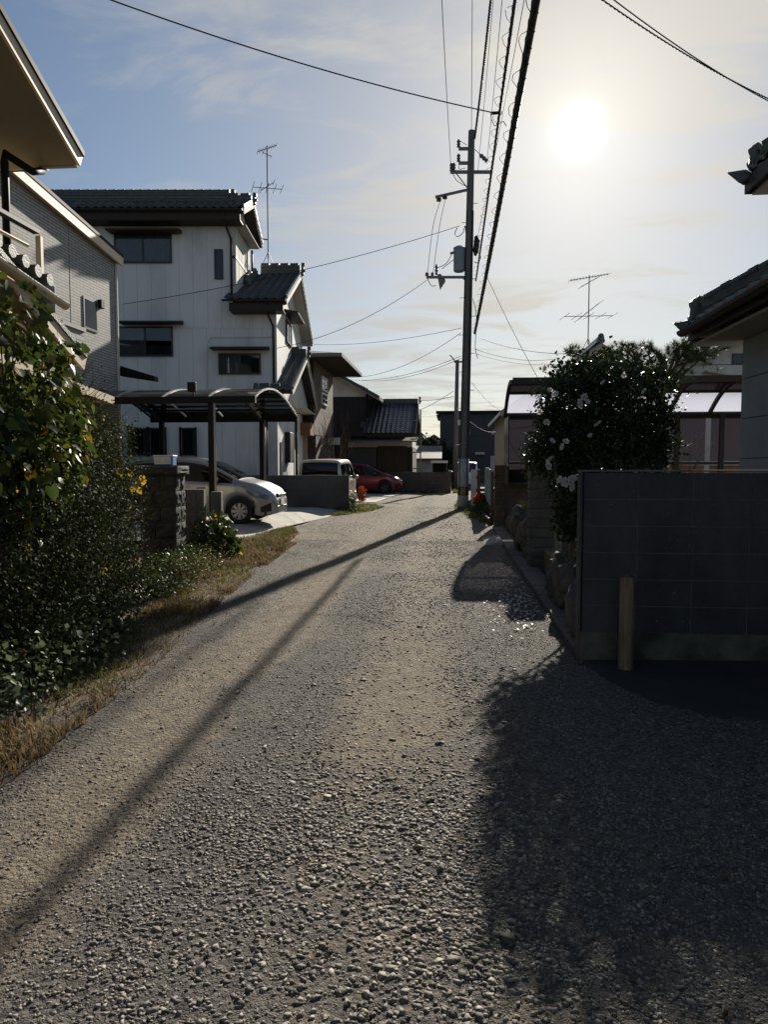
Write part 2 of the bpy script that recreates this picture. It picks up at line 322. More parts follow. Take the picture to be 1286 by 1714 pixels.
def stones(Pt, size, flat=.55):
    out = []; sel = rng.uniform(0, 1, len(Pt)) < .85; off = 0
    for B0_, F0_, k_, jit in ((cub, cbf, sel, .42), (ico, icf, ~sel, .28)):
        P_, s_ = Pt[k_], size[k_]; n = len(P_); m_ = len(B0_); base = B0_[None] + rng.uniform(-jit, jit, (n, m_, 3))
        base = np.einsum('nij,nkj->nki', rotm(n), base) * np.stack([s_ * rng.uniform(.8, 1.45, n), s_ * rng.uniform(.6, 1, n), s_ * flat * rng.uniform(.6, 1.15, n)], -1)[:, None, :]
        base = np.einsum('nij,nkj->nki', rotz(rng.uniform(0, 6.28, n)), base)
        out.append(((base + P_[:, None, :]).reshape(-1, 3), (F0_[None] + (np.arange(n) * m_)[:, None, None]).reshape(-1, 3) + off)); off += n * m_
    return np.concatenate([o_[0] for o_ in out]), np.concatenate([o_[1] for o_ in out])
m_pebble = mat('crushed_stone', (.125, .118, .108), .8, (.225, .195, .155), 20, .25, 150, island=.62, spec=.35)
def scatter_stones(n, y0, y1, smin, smax, x0=-2.6, x1=2.6, powr=2.6, keep=None):
    y = rng.uniform(y0, y1, n); x = rng.uniform(x0, x1, n)
    den = 1 - .90 * track(x, y); den *= .40 + .75 * np.clip(.5 + .9 * fbm(x, y, 21, 4, 2.6), 0, 1)
    den *= np.where((y > 3.0) & (x < .45), .62, 1.) * np.clip(.55 + .8 * fbm(x, y, 33, 4, 1.3) + .4, .35, 1)
    den = np.where(x > .5, np.maximum(den, .75), den)
    ok = rng.uniform(0, 1, n) < den
    ae = np.interp(x, [.98, 1.03, 1.1, 1.25, 1.5, 2.0, 3, 6], [5.45, 5.2, 4.85, 4.5, 4.25, 4.12, 4.05, 4.0])
    ok &= (x > road_l(y) + .0) & ~((x > .97) & (y > ae + .05 + .25 * rng.uniform(0, 1, n) ** 6))
    ok &= x < .95 + np.clip(5.6 - y, 0, 9) * 2
    x, y = x[ok], y[ok]; s_ = smin + (smax - smin) * rng.uniform(0, 1, len(x)) ** powr
    s_ = s_ * np.clip(1.25 - .5 * np.abs(x + .2), .72, 1.25)
    return np.stack([x, y, gh(x, y) + s_ * .06], -1), s_
ps = [scatter_stones(135000, 1.2, 3.4, .0022, .0115, powr=2.6), scatter_stones(115000, 3.4, 7.0, .0032, .0105, powr=2.4), scatter_stones(62000, 7, 14, .0055, .0135, x0=-3.2, x1=1.0, powr=2.0), scatter_stones(20000, 14, 26, .009, .019, x0=-3.4, x1=1.0),
      scatter_stones(2600, 1.2, 5, .009, .018), scatter_stones(260, 1.2, 7, .014, .024)]
V, Fa = stones(np.concatenate([p for p, s_ in ps]), np.concatenate([s_ for p, s_ in ps]))
tag(newobj('gravel', npmesh('gravel', V, Fa, m_pebble)), 'loose grey crushed stones strewn over the lane', kind='stuff')

# asphalt apron, kerb strip, driveway, garden soil
def apron_edge(x): return np.interp(x, [.98, 1.03, 1.1, 1.25, 1.5, 2.0, 3, 6], [5.45, 5.2, 4.85, 4.5, 4.25, 4.12, 4.05, 4.0]) + .025 * np.sin(np.asarray(x) * 23) + .02 * np.sin(np.asarray(x) * 57 + 1)
ap = MB(); Pg = []
for x in np.concatenate([np.arange(1.0, 1.6, .03), np.arange(1.6, 6, .06)]):
    e = float(apron_edge(x)); Pg.append([(x, e, .012), (x, e + .04, .034), (x, max(e + .06, 5.0), .037 + .012 * (x - 1)), (x, 5.55, .040 + .022 * (x - 1))])
tag(ap.grid(Pg).build('asphalt_apron', m_asphalt), 'black asphalt apron along the foot of the dark block wall', kind='structure')
k = MB(); yy = 5.45
kerb = thing('kerb', None, None); kerb['kind'] = 'structure'; kerb['label'] = 'low concrete kerb strip at the foot of the garden rocks'
for i in range(19):
    b = MB().box(-.11, .15, .006, .594, -.2, .055 + .006 * (i % 3)); o = b.build('kerb_slab', m_blockgrey, kerb, .008); o.location = (1.10, 5.6 + i * .6, 0)
b = MB()
b.grid([[(-3.22, 22.55, .02), (-4.3, 22.55, .15), (-12, 22.55, .2)], [(-3.62, 19.5, .02), (-4.4, 19.5, .15), (-12, 19.5, .2)], [(-4.0, 16.4, .03), (-4.65, 16.4, .16), (-12, 16.4, .2)], [(-4.2, 13.6, .03), (-4.9, 13.6, .17), (-12, 13.6, .2)], [(-4.2, 12.0, .03), (-4.9, 12., .17), (-12, 12., .2)]])
drv = thing('concrete_driveway', 'pale concrete driveway under the silver car', None); drv['kind'] = 'structure'
b.build('slab', m_conc, drv)
j = MB()
for y_ in (14.4, 17.6, 20.4): j.box(-9, np.interp(y_, [13.6, 16.4, 19.5, 22.5], [-4.95, -4.7, -4.45, -4.35]), y_ - .012, y_ + .012, .19, .203)
j.build('expansion_joint', m_mortar, drv)
b = MB(); b.grid([[(-3.0, 28.2, .035), (-12, 28.2, .06)], [(-2.6, 38.1, .035), (-12, 38.1, .06)]])
tag(b.build('parking_pad', m_conc), 'concrete parking pad under the red car', kind='structure')
b = MB().box(1.32, 9, 5.52, 40, -.2, .30)
tag(b.build('garden_soil', m_earth), 'raised garden soil behind the wall', kind='structure')

# ------------------------------------------------------------------ building helpers
def wbox_(m, ax, w_, u0, u1, d0, d1, z0, z1):        # box on a wall plane; d = outward
    if ax == 'y-': m.box(u0, u1, w_ - d1, w_ - d0, z0, z1)
    elif ax == 'x+': m.box(w_ + d0, w_ + d1, u0, u1, z0, z1)
    else: m.box(w_ - d1, w_ - d0, u0, u1, z0, z1)
def window(parent, ax, w_, u0, u1, z0, z1, panes=2, curtain='full', fm=None, name='window', bars=0, fw=.05, grid=None, dp=1.):
    fm = fm or m_darkframe; m = MB()
    def wbox(m, ax, w_, u0, u1, d0, d1, z0, z1): wbox_(m, ax, w_, u0, u1, d0 * dp, d1 * dp, z0, z1)
    wbox(m, ax, w_, u0, u1, .003, .06, z1 - fw, z1); wbox(m, ax, w_, u0, u1, .003, .07, z0, z0 + fw)
    wbox(m, ax, w_, u0, u0 + fw, .003, .06, z0 + fw, z1 - fw); wbox(m, ax, w_, u1 - fw, u1, .003, .06, z0 + fw, z1 - fw)
    for i in range(1, panes):
        c = u0 + (u1 - u0) * i / panes; wbox(m, ax, w_, c - fw * .5, c + fw * .5, .003, .05, z0 + fw, z1 - fw)
    if grid:
        for i in range(1, grid[0]): c = u0 + (u1 - u0) * i / grid[0]; wbox(m, ax, w_, c - .02, c + .02, .03, .055, z0 + fw, z1 - fw)
        for i in range(1, grid[1]): c = z0 + (z1 - z0) * i / grid[1]; wbox(m, ax, w_, u0 + fw, u1 - fw, .03, .055, c - .02, c + .02)
    f = m.build(name, fm, parent)
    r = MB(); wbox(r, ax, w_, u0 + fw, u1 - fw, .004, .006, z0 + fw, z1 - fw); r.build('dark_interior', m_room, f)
    for i in range(panes):
        a = u0 + (u1 - u0) * i / panes + fw * .6; b = u0 + (u1 - u0) * (i + 1) / panes - fw * .6
        p = MB(); wbox(p, ax, w_, a, b, .034, .038, z0 + fw, z1 - fw); p.build('pane', m_glassdark, f)
        if curtain and (curtain == 'full' or curtain[i] == '1'):
            n = 26; pts = []
            for q in range(n + 1):
                u = a + .01 + (b - a - .02) * q / n; d = .016 + .008 * math.sin(q * 1.7 + i) * (.6 + .4 * math.sin(q * .6))
                pts.append((u, d))
            cm = MB(); rows = []
            for z in (z0 + fw, z1 - fw):
                rows.append([((u, w_ - d, z) if ax == 'y-' else (w_ + (d if ax == 'x+' else -d), u, z)) for u, d in pts])
            cm.grid(rows).build('curtain', m_curtain, f)
    for i in range(bars):
        if i == 0: bm_ = MB()
        c = u0 + (u1 - u0) * (i + .5) / bars; wbox(bm_, ax, w_, c - .012, c + .012, .09, .11, z0 - .05, z1 + .05)
        if i == bars - 1:
            for z in (z0, z1): wbox(bm_, ax, w_, u0 - .08, u1 + .08, .085, .115, z - .02, z + .02)
            for u in (u0 - .06, u1 + .06): wbox(bm_, ax, w_, u - .02, u + .02, .0, .11, z0 - .06, z1 + .06)
            bm_.build('window_grille', m_black, f)
    return f
def awning(parent, ax, w_, u0, u1, z, d=.55, m_=None):
    m = MB()
    if ax == 'y-': m.prism([(u0, w_, z + .16), (u0, w_ - d, z + .06), (u0, w_ - d, z), (u0, w_, z + .02)], (u1 - u0, 0, 0))
    else: m.prism([(w_, u0, z + .16), (w_ + d, u0, z + .06), (w_ + d, u0, z), (w_, u0, z + .02)], (0, u1 - u0, 0))
    return m.build('window_hood', m_ or m_brownmetal, parent, .01)
TW, TL, TE = .27, .31, .24
def tile_mesh():
    m = MB(); n = 8; pr = []
    for i in range(n + 1):
        t = i / n; pr.append((t * (TW + .012), .026 * math.cos(2 * math.pi * (t * .93 + .05)) - (.012 if t > .9 else 0)))
    lo = [(x, 0, z - .004) for x, z in pr]; fr = [(x, -.004, z + .03) for x, z in pr]; bk = [(x, TL, z + .004) for x, z in pr]
    m.grid([lo, fr, bk]); me = m.mesh('roof_tile', m_tile); 
    for p in me.polygons: p.use_smooth = p.index >= n
    return me
TILE = tile_mesh()
TV = np.array([v.co for v in TILE.vertices]); TF = [tuple(p.vertices) for p in TILE.polygons]
def tiles(roof, o, u, v, nc, nr, single=True, skip=0, ms=None):
    """tiles laid from o along u (eave) and v (up the slope); single: each its own object"""
    o, u, v = Vector(o), Vector(u).normalized(), Vector(v).normalized(); n = u.cross(v).normalized()
    R3 = Matrix((u, v, n)).transposed(); m = MB()
    for r in range(skip, nr):
        for c in range(nc):
            p = o + u * (c * TW) + v * (r * TE) + n * (.022 + random.uniform(-.003, .003))
            rot = R3 @ Matrix.Rotation(random.uniform(-.012, .012), 3, 'Y')
            if single:
                t = newobj('roof_tile', TILE, roof); t.matrix_local = Matrix.Translation(p) @ rot.to_4x4()
            else: m.add([p + rot @ Vector(q) for q in TV], TF)
    if not single:
        t = m.build('roof_tiles', m_tile, roof); t['kind'] = 'stuff'; return t
def ridge(parent, p, q, h=.22, wd=.2, caps=True, ends=(1, 1), m_=None):
    """stacked ridge tiles from p to q with round caps on top and ornaments at the ends"""
    m_ = m_ or m_tilegreen; p, q = Vector(p), Vector(q); d = (q - p).normalized(); m = MB(); nl = max(2, int(h / .05))
    for i in range(nl):
        z = (i + .5) * h / nl; ww = wd * (1.0 - .35 * i / nl) + (.03 if i % 2 == 0 else 0)
        m.beam(p + Vector((0, 0, z)), q + Vector((0, 0, z)), ww, h / nl * .86)
    o = m.build('ridge_stack', m_, parent)
    L = (q - p).length; n = int(L / .3); cm = MB().tube([(0, 0, 0), (0, .2, 0), (0, .21, 0), (0, .30, 0)], [.066, .066, .075, .075], 8).mesh('ridge_cap', m_)
    up = Vector((0, 0, 1)); s_ = d.cross(up).normalized(); R3 = Matrix((s_, d, s_.cross(d))).transposed().to_4x4()
    for i in range(n if caps else 0):
        t = newobj('ridge_cap', cm, o); t.matrix_local = Matrix.Translation(p + d * (i * L / n) + Vector((0, 0, h + .03))) @ R3
    for e, pt, sg in ((ends[0], p, -1), (ends[1], q, 1)):
        if not e: continue
        b = MB(); c = pt + d * (.05 * sg)
        prof = [(-.13, -.02), (.13, -.02), (.15, .06), (.12, h * .6), (.10, h + .04), (.05, h + .10), (-.05, h + .10), (-.10, h + .04), (-.12, h * .6), (-.15, .06)]
        b.prism([c + s_ * a + up * z for a, z in prof], d * (.09 * sg)); b.tube([c + up * (h + .03), c + up * (h + .03) + d * (.13 * sg)], .07, 10)
        b.tube([c + up * (h * .45) + d * (.02 * sg), c + up * (h * .45) + d * (.15 * sg)], .06, 10)
        b.build('ridge_end_ornament', m_, parent, .012)
    return o
def gutter(parent, p, q, r=.06, m_=None):
    p, q = Vector(p), Vector(q); m = MB(); d = (q - p).normalized(); s_ = d.cross(Vector((0, 0, 1)))
    prof = [(math.cos(a) * r, math.sin(a) * r) for a in np.linspace(math.pi, 2 * math.pi, 7)]
    m.prism([p + s_ * a + Vector((0, 0, b)) for a, b in prof], q - p)
    return m.build('gutter', m_ or m_brownmetal, parent)
def pipe(parent, pts, r=.04, m_=None, name='downpipe'): return MB().tube(pts, r, 8).build(name, m_ or m_brownmetal, parent, smooth=True)
def slope_slab(name, m_, parent, pts, t):            # 4 points of the top face, thickness straight down
    m = MB(); m.prism(pts, (0, 0, -t)); return m.build(name, m_, parent)

# ------------------------------------------------------------------ white three-storey house (faces the camera squarely)
HX, HD = -3.6, 24.0
wh = thing('house', 'tall white three storey house with stepped dark tiled roofs behind the carport', 'house', RV * HX + FH * HD, YAW)
def L(px, py, D): q = hp(px, py, D); return q.x - HX, q.y - HD, q.z
zt = 9.62; z2 = 6.95; XT = -1.33; XL = -10.2; DB = 7.6
P('wall', m_white, wh, (XL, 0, 0, DB, -.1, z2 - .1), (XL, XT, .0, 2.6, z2 - .1, zt))
def panels(x0, x1, zl, zh, y=0., wd=.455):
    n = int(round((x1 - x0) / wd)); s_ = (x1 - x0) / n; me_ = MB().box(.004, s_ - .004, -.016, -.001, 0, zh - zl).mesh('siding_panel', m_white)
    for i in range(n):
        o = newobj('siding_panel', me_, wh); o.location = (x0 + i * s_, y, zl)
panels(XL, 0, .1, 3.4); panels(XL, 0, 3.41, 6.05); panels(XL, XT, 6.06, zt - .02); panels(XT, 0, 6.06, 6.86)
me_ = MB().box(.001, .016, .004, .451, 0, 6.7).mesh('siding_panel', m_white)
for i in range(16):
    o = newobj('siding_panel', me_, wh); o.location = (0, .02 + i * .47, .1)
me_ = MB().box(.001, .016, .004, .451, 0, 2.6).mesh('siding_panel', m_white2)
for i in range(5):
    o = newobj('siding_panel', me_, wh); o.location = (XT, .04 + i * .5, 6.98)
# windows on the shaded wall
def hw(px0, px1, py0, py1, **k):
    a = L(px0, py0, 24); b = L(px1, py1, 24); return window(wh, 'y-', -.016, a[0], b[0], b[2], a[2], **k)
hw(191, 288, 391, 441, curtain='11'); hw(196, 290, 547, 597, curtain='10'); hw(366, 437, 592, 627, curtain='10')
hw(359, 374, 418, 468, panes=1, curtain=None)
for a, b in ((219, 245), (252, 275), (305, 326)): hw(a, b, 718, 761, panes=1, curtain=None, bars=5)
for p0, p1, py in ((175, 297, 383), (196, 300, 538), (350, 447, 582)):
    a = L(p0, py + 2, 23.5); b = L(p1, py + 2, 23.5); awning(wh, 'y-', -.016, a[0], b[0], a[2], .5)
# top roof
def gable(x0, x1, yf, yr, yb, ze, zr, zb, t=.16, nm='roof'):
    m = MB(); m.prism([(x0, yf, ze), (x0, yr, zr), (x0, yb, zb), (x0, yb, zb - t), (x0, yr, zr - t * 1.1), (x0, yf, ze - t)], (x1 - x0, 0, 0))
    return m.build(nm, m_brownmetal, wh)
def verge(x, yf, yr, yb, ze, zr, zb):
    m = MB()
    for s_ in ((yf, ze, yr, zr), (yr, zr, yb, zb)): m.beam((x, s_[0], s_[1] - .06), (x, s_[2], s_[3] - .06), .05, .2)
    m.build('bargeboard', m_white2, wh)
    me2 = MB().box(-.03, .045, 0, .21, -.07, .05).mesh('verge_tile', m_tile); 
    for (a, za, b, zb_) in ((yf, ze, yr, zr), (yb, zb, yr, zr)):
        n = int(abs(b - a) / .24)
        for i in range(n):
            o = newobj('verge_tile', me2, wh); yy_ = a + (b - a) * (i + (0 if b > a else 1)) / n; zz_ = za + (zb_ - za) * (i + .4) / n
            o.location = (x, yy_, zz_ + .05); o.rotation_euler = (math.atan2(zb_ - za, b - a) if b > a else -math.atan2(zb_ - za, a - b), 0, 0)
xg1 = -4.53 - HX
r1 = gable(XL - .3, xg1, -.6, 1.2, 3.0, 9.72, 10.55, 9.72)
tiles(r1, (XL - .3, -.68, 9.72), (1, 0, 0), (0, 1.8, .83), 35, 4); tiles(r1, (XL - .3, -.68, 9.72), (1, 0, 0), (0, 1.8, .83), 35, 8, False, 4)
verge(xg1, -.6, 1.2, 3.0, 9.72, 10.55, 9.72)
ridge(wh, (XL - .3, 1.2, 10.55), (xg1 - .8, 1.2, 10.55), .36, .26, ends=(0, 1)); ridge(wh, (xg1 - .8, 1.2, 10.53), (xg1 - .05, 1.2, 10.53), .26, .22, ends=(0, 1))
gutter(wh, (XL, -.74, 9.68), (xg1, -.74, 9.68)); P('fascia', m_brownmetal, wh, (XL, xg1 - .1, -.62, -.58, 9.38, 9.6), (XL, xg1 - .1, -.6, 0, 9.36, 9.39))
P('soffit', m_white2, wh, (XT, xg1 - .03, 0.0, 2.6, 9.40, 9.43))
MB().prism([(XT - .02, .0, 9.5), (XT - .02, 1.2, 10.35), (XT - .02, 2.55, 9.7), (XT - .02, 2.55, 9.5)], (.03, 0, 0)).build('gable_wall', m_white2, wh)
# middle roof
xg2 = -3.174 - HX
r2 = gable(XT + .02, xg2, -.6, 3.6, 7.8, 6.86, 8.75, 6.9)
gable(XL - .2, XT + .02, 2.7, 3.6, 7.8, 8.3, 8.75, 6.9, nm='rear_roof')
tiles(r2, (XT - .24, -.68, 6.85), (1, 0, 0), (0, 4.2, 1.89), 7, 19)
verge(xg2, -.6, 3.6, 7.8, 6.86, 8.75, 6.9)
ridge(wh, (XT + .25, 3.6, 8.75), (xg2 - .02, 3.6, 8.75), .34, .28, ends=(0, 1))
ridge(wh, (XT + .12, 1.4, 7.85), (XT + .12, 3.0, 8.5), .25, .25, ends=(1, 0))
gutter(wh, (XT - .3, -.74, 6.83), (xg2, -.74, 6.83)); P('fascia', m_brownmetal, wh, (XT - .1, xg2 - .1, -.62, -.58, 6.52, 6.76), (XT - .1, xg2 - .1, -.6, -.018, 6.5, 6.53))
MB().prism([(-.02, .0, 6.7), (-.02, .0, 6.95), (-.02, 3.6, 8.58), (-.02, 7.55, 6.9), (-.02, 7.55, 6.7)], (.035, 0, 0)).build('gable_wall', m_white2, wh)
slope_slab('soffit', m_white2, wh, [(.015, -.5, 6.72), (xg2 - .03, -.5, 6.72), (xg2 - .03, 3.6, 8.57), (.015, 3.6, 8.57)], .02)
slope_slab('soffit', m_white2, wh, [(.015, 3.6, 8.57), (xg2 - .03, 3.6, 8.57), (xg2 - .03, 7.7, 6.75), (.015, 7.7, 6.75)], .02)
# low pent roof on the gable end
xg3 = -3.0 - HX
def strip(yf, yr, yb, ze, zr, zb):
    m = MB(); m.prism([(.016, yf, ze), (.016, yr, zr), (.016, yb, zb), (.016, yb, zb - .12), (.016, yr, zr - .13), (.016, yf, ze - .12)], (xg3 - .016, 0, 0)); return m.build('lower_roof', m_brownmetal, wh)
r3 = strip(-.6, 3.9, 8.0, 3.95, 5.7, 4.1)
tiles(r3, (.03, -.68, 3.95), (1, 0, 0), (0, 4.5, 1.75), 2, 20)
verge(xg3, -.6, 3.9, 8.0, 3.95, 5.7, 4.1)
ridge(wh, (.02, 3.9, 5.7), (xg3 - .02, 3.9, 5.7), .3, .24, ends=(0, 1))
ridge(wh, (-.5, -.45, 3.98), (.25, -.45, 3.98), .12, .2, ends=(1, 0))
MB().prism([(.02, -.2, 3.7), (.02, -.2, 3.95), (.02, 3.9, 5.55), (.02, 7.8, 4.0), (.02, 7.8, 3.7)], (.22, 0, 0)).build('gable_wall', m_white2, wh)
P('soffit', m_white2, wh, (.25, xg3 - .04, 4.2, 7.9, 3.72, 3.75))
# side wall openings, pipes, box
window(wh, 'x+', .018, 2.2, 3.6, 6.0, 6.8, panes=2, curtain='11', fm=m_brownmetal); awning(wh, 'x+', .018, 1.9, 4.0, 6.95, .5)
P('side_door', m_darkframe, wh, (.016, .05, .5, 1.0, .2, 2.3)); P('meter_cabinet', m_brownmetal, wh, (.016, .22, 1.7, 2.7, 1.6, 2.7), bevel=.01)
pipe(wh, [(XT - .25, -.70, 9.6), (XT - .2, -.3, 9.2), (XT - .12, -.07, 8.95), (XT - .12, -.07, 6.95)])
pipe(wh, [(-.25, -.70, 6.75), (-.2, -.3, 6.4), (-.08, -.07, 6.1), (-.08, -.07, 4.0)]); pipe(wh, [(-.35, -.07, 3.3), (-.35, -.07, .1)], .05)
pipe(wh, [(.08, 4.6, 3.6), (.08, 4.6, .1)], .05); pipe(wh, [(XT + .12, 2.4, 9.3), (XT + .12, 2.4, 8.2)], .04)
P('belt_trim', m_brownmetal, wh, (XT - .14, XT + .03, -.05, 2.6, 8.33, 8.42))
a = L(570, 565, 24)
pipe(wh, [(L(347, 660, 24)[0], -.04, 3.2), (L(347, 580, 24)[0], -.04, L(347, 575, 24)[2]), (L(352, 565, 24)[0], -.04, L(352, 565, 24)[2]), (-.12, -.04, L(460, 565, 24)[2])], .015, m_white, 'conduit')
# roof antenna of the white house
def antenna(name, label, base, top, rz, els, m_=None, tripod=.55):
    base, top = Vector(base), Vector(top); t = thing(name, label, 'antenna', base, rz); h = top.z - base.z; m_ = m_ or m_steel
    MB().tube([(0, 0, .25), (0, 0, h)], .022, 6).build('mast', m_, t)
    m = MB()
    for k in range(3): a_ = k * 2.1 + .4; m.tube([(0, 0, .5), (math.cos(a_) * tripod * .5, math.sin(a_) * tripod * .5, -.02)], .012, 5)
    m.build('tripod', m_, t)
    for (z, Ln, n, el, tilt) in els:
        b = MB(); b.tube([(-Ln / 2, 0, z - tilt), (Ln / 2, 0, z + tilt)], .014, 5)
        for i in range(n):
            x = -Ln / 2 + Ln * i / max(1, n - 1); e = el * (1 - .25 * i / n); b.tube([(x, -e, z + (2 * i / max(1, n - 1) - 1) * tilt), (x, e, z + (2 * i / max(1, n - 1) - 1) * tilt)], .011, 4)
        b.build('aerial', m_, t)
    return t
q = hp(449, 458, 27.6); q2 = hp(449, 244, 27.6); bw = RV * q.x + FH * 27.6
an = antenna('television_antenna', 'tall thin rooftop aerial on the white house middle ridge', (bw.x, bw.y, 9.1), (bw.x, bw.y, q2.z), YAW + .3, [(q2.z - 9.1 - .1, .7, 9, .2, .16), (q2.z - 9.1 - .32, .3, 3, .14, -.05), (hp(449, 315, 27.6).z - 9.1, 1.1, 5, .55, .02), (hp(449, 312, 27.6).z - 9.1, .5, 3, .3, .18)])
P('wall_bracket', m_steel, an, (-.5, 0, -.02, .02, hp(449, 402, 27.6).z - 9.1, hp(449, 402, 27.6).z - 9.06))

# ------------------------------------------------------------------ grey sided house on the left
def siding_mat():
    m = mat('pale_grey_fine_siding', (.37, .36, .34), .75, (.30, .30, .29), 3.); t = m.node_tree; N = t.nodes; Lk = t.links; b = N['Principled BSDF']
    g = N.new('ShaderNodeNewGeometry'); s_ = N.new('ShaderNodeSeparateXYZ'); Lk.new(g.outputs['Position'], s_.inputs[0])
    c = N.new('ShaderNodeCombineXYZ'); Lk.new(s_.outputs['Y'], c.inputs[0]); Lk.new(s_.outputs['Z'], c.inputs[1])
    br = N.new('ShaderNodeTexBrick'); Lk.new(c.outputs[0], br.inputs['Vector']); br.inputs['Scale'].default_value = 1; br.inputs['Brick Width'].default_value = .30; br.inputs['Row Height'].default_value = .062; br.inputs['Mortar Size'].default_value = .007; br.inputs['Mortar Smooth'].default_value = .3
    br.inputs['Color1'].default_value = (.40, .39, .36, 1); br.inputs['Color2'].default_value = (.33, .325, .31, 1); br.inputs['Mortar'].default_value = (.10, .10, .10, 1)
    Lk.new(br.outputs['Color'], b.inputs['Base Color']); bp = N.new('ShaderNodeBump'); bp.inputs['Strength'].default_value = 1; bp.inputs['Distance'].default_value = .02; bp.invert = True
    Lk.new(br.outputs['Fac'], bp.inputs['Height']); Lk.new(bp.outputs[0], b.inputs['Normal']); return m
m_siding = siding_mat()
GX = -8.2
GY = 13.5 * 8.2 / 6.5
g = thing('house', 'grey brick-pattern sided house with a sloping dark shed roof', 'house', (GX, GY, 0))
def gy(px): q = ray(px, 500); return GX * q.y / q.x - GY
def gz(px, py): q = ray(px, py); return EYE + q.z * GX / q.x
zf = gz(195, 440)
MB().prism([(0, 0, -.03), (0, 0, zf), (0, -11, zf + 1.25), (0, -11, -.03)], (-4.5, 0, 0)).build('wall', m_siding, g)
MB().prism([(.16, .10, zf + .13), (.16, -11.2, zf + 1.40), (-4.6, -11.2, zf + 1.40), (-4.6, .10, zf + .13)], (0, 0, .07)).build('roof', m_black, g)
MB().beam((.13, .10, zf + .02), (.13, -11.2, zf + 1.30), .04, .2).build('rake_fascia', m_creamtrim, g)
MB().beam((.06, .08, zf - .02), (.06, -11.2, zf + 1.26), .11, .02).build('soffit', m_cream, g)
for px0, px1, py0, py1, pn in ((138, 161, 500, 553, 1), (60, 92, 470, 525, 1)):
    zc = gz((px0 + px1) / 2, py0), gz((px0 + px1) / 2, py1); window(g, 'x+', 0, gy(px0), gy(px1), zc[1], zc[0], panes=pn, curtain=None, dp=.3)
P('vent_hood', m_black, g, (0, .09, gy(163), gy(163) + .16, gz(163, 515), gz(163, 501)), bevel=.01)
P('panel_joint', m_mortar, g, (0, .004, gy(117), gy(117) + .012, 0, zf + .3))
P('downpipe', m_white2, g, (.004, .05, -.06, -.01, 0, zf - .1))
pr = MB(); pr.prism([(0, .05, gz(200, 612)), (0, .05, gz(200, 629)), (.9, .05, gz(200, 629) - .14), (.9, .05, gz(200, 629) - .02)], (0, .25, 0)); pr.build('pent_roof', m_black, g, .01)
# ------------------------------------------------------------------ cream house at the far left
c1 = thing('house', 'cream house with wide eaves, upstairs balcony and low tiled roof behind the hedge', 'house', (-5.2, 7.9, 0))
def lx(x, y, z): return (x + 5.2, y - 7.9, z)
P('wall', m_cream, c1, (-5, 0, -9, 0, -.03, 5.0))
def sl(y, z0, y0, s_): return z0 + (y0 - y) * s_
top = [lx(-4.5, 8.43, 5.22), lx(-4.5, 2.4, 5.22 + 6.03 * .48), lx(-10, 2.4, 5.22 + 6.03 * .48), lx(-10, 8.43, 5.22)]
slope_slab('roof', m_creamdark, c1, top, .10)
slope_slab('roof_sheet', m_black, c1, [(a[0] + (.06 if i < 2 else 0), a[1] + (.05 if i in (0, 3) else 0), a[2] + .075) for i, a in enumerate(top)], .07)
MB().beam(lx(-4.48, 8.45, 5.17), lx(-4.48, 2.4, 5.17 + 6.05 * .48), .035, .17).build('rake_fascia', m_creamtrim, c1)
MB().beam(lx(-4.53, 8.47, 5.17), lx(-10, 8.47, 5.17), .03, .14).build('eave_fascia', m_cream, c1)
gutter(c1, lx(-4.95, 8.53, 5.16), lx(-10, 8.53, 5.16), .055)
pipe(c1, [lx(-5.0, 8.52, 5.1), lx(-5.0, 8.3, 5.0), lx(-5.14, 7.97, 5.08), lx(-5.14, 7.97, 4.98), lx(-5.14, 7.97, 3.4)], .045, m_black)
MB().prism([lx(-5.2, 7.9, 5.0), lx(-5.2, 7.9, 5.33), lx(-5.2, 0, 8.6), lx(-5.2, 0, 5.0)], (-5, 0, 0)).build('gable_wall', m_cream, c1)
# balcony
bal = MB()
for z in (3.52, 3.70, 3.86): bal.tube([lx(-4.55, 3, z), lx(-4.55, 7.42, z)], .018, 6)
bo = bal.build('balcony_rails', m_creamtrim, c1)
P('balcony_top_rail', m_brownmetal, c1, (.62, .70, -5, -.32, 4.03, 4.07))
P('balcony_post', m_creamtrim, c1, (.63, .69, -.31, -.25, 3.0, 4.02), bevel=.006)
P('balcony_floor', m_cream, c1, (.0, .72, -5, -.3, 3.05, 3.2))
br = MB()
for i in range(6): br.box(.3, .33, -.9 + i * .1, -.87 + i * .1, 3.2, 3.9)
br.build('balcony_bars', m_black, c1)
# low tiled roof in front
low = [lx(-4.0, 7.45, 2.66), lx(-4.0, 5.2, 2.66 + 2.25 * .48), lx(-5.19, 5.2, 2.66 + 2.25 * .48), lx(-5.19, 7.45, 2.66)]
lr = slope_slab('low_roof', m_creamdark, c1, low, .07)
slope_slab('low_roof_sheet', m_tilegreen, c1, [(a[0] + (.05 if i < 2 else 0), a[1] + (.04 if i in (0, 3) else 0), a[2] + .06) for i, a in enumerate(low)], .055)
MB().beam(lx(-3.98, 7.47, 2.6), lx(-3.98, 5.2, 2.6 + 2.27 * .48), .03, .15).build('low_rake_fascia', m_creamtrim, c1)
for i in range(5):
    q = at(40 + i * 13, 480 + i * 5, 6.3); o = MB().tube([(-.15, 0, 0), (.06, 0, 0)], .06, 10).build('round_cap_tile', m_tilegreen, c1, smooth=False); o.location = lx(-4.02, 6.02 + i * .2, 3.47 - i * .035)
gl_ = MB().prism([lx(-4.6, 5.7, 3.38), lx(-3.95, 5.7, 3.38), lx(-3.95, 6.95, 3.2), lx(-4.6, 6.95, 3.2)], (0, 0, -.07)); gl_.build('hood_roof', m_tilegreen, c1)
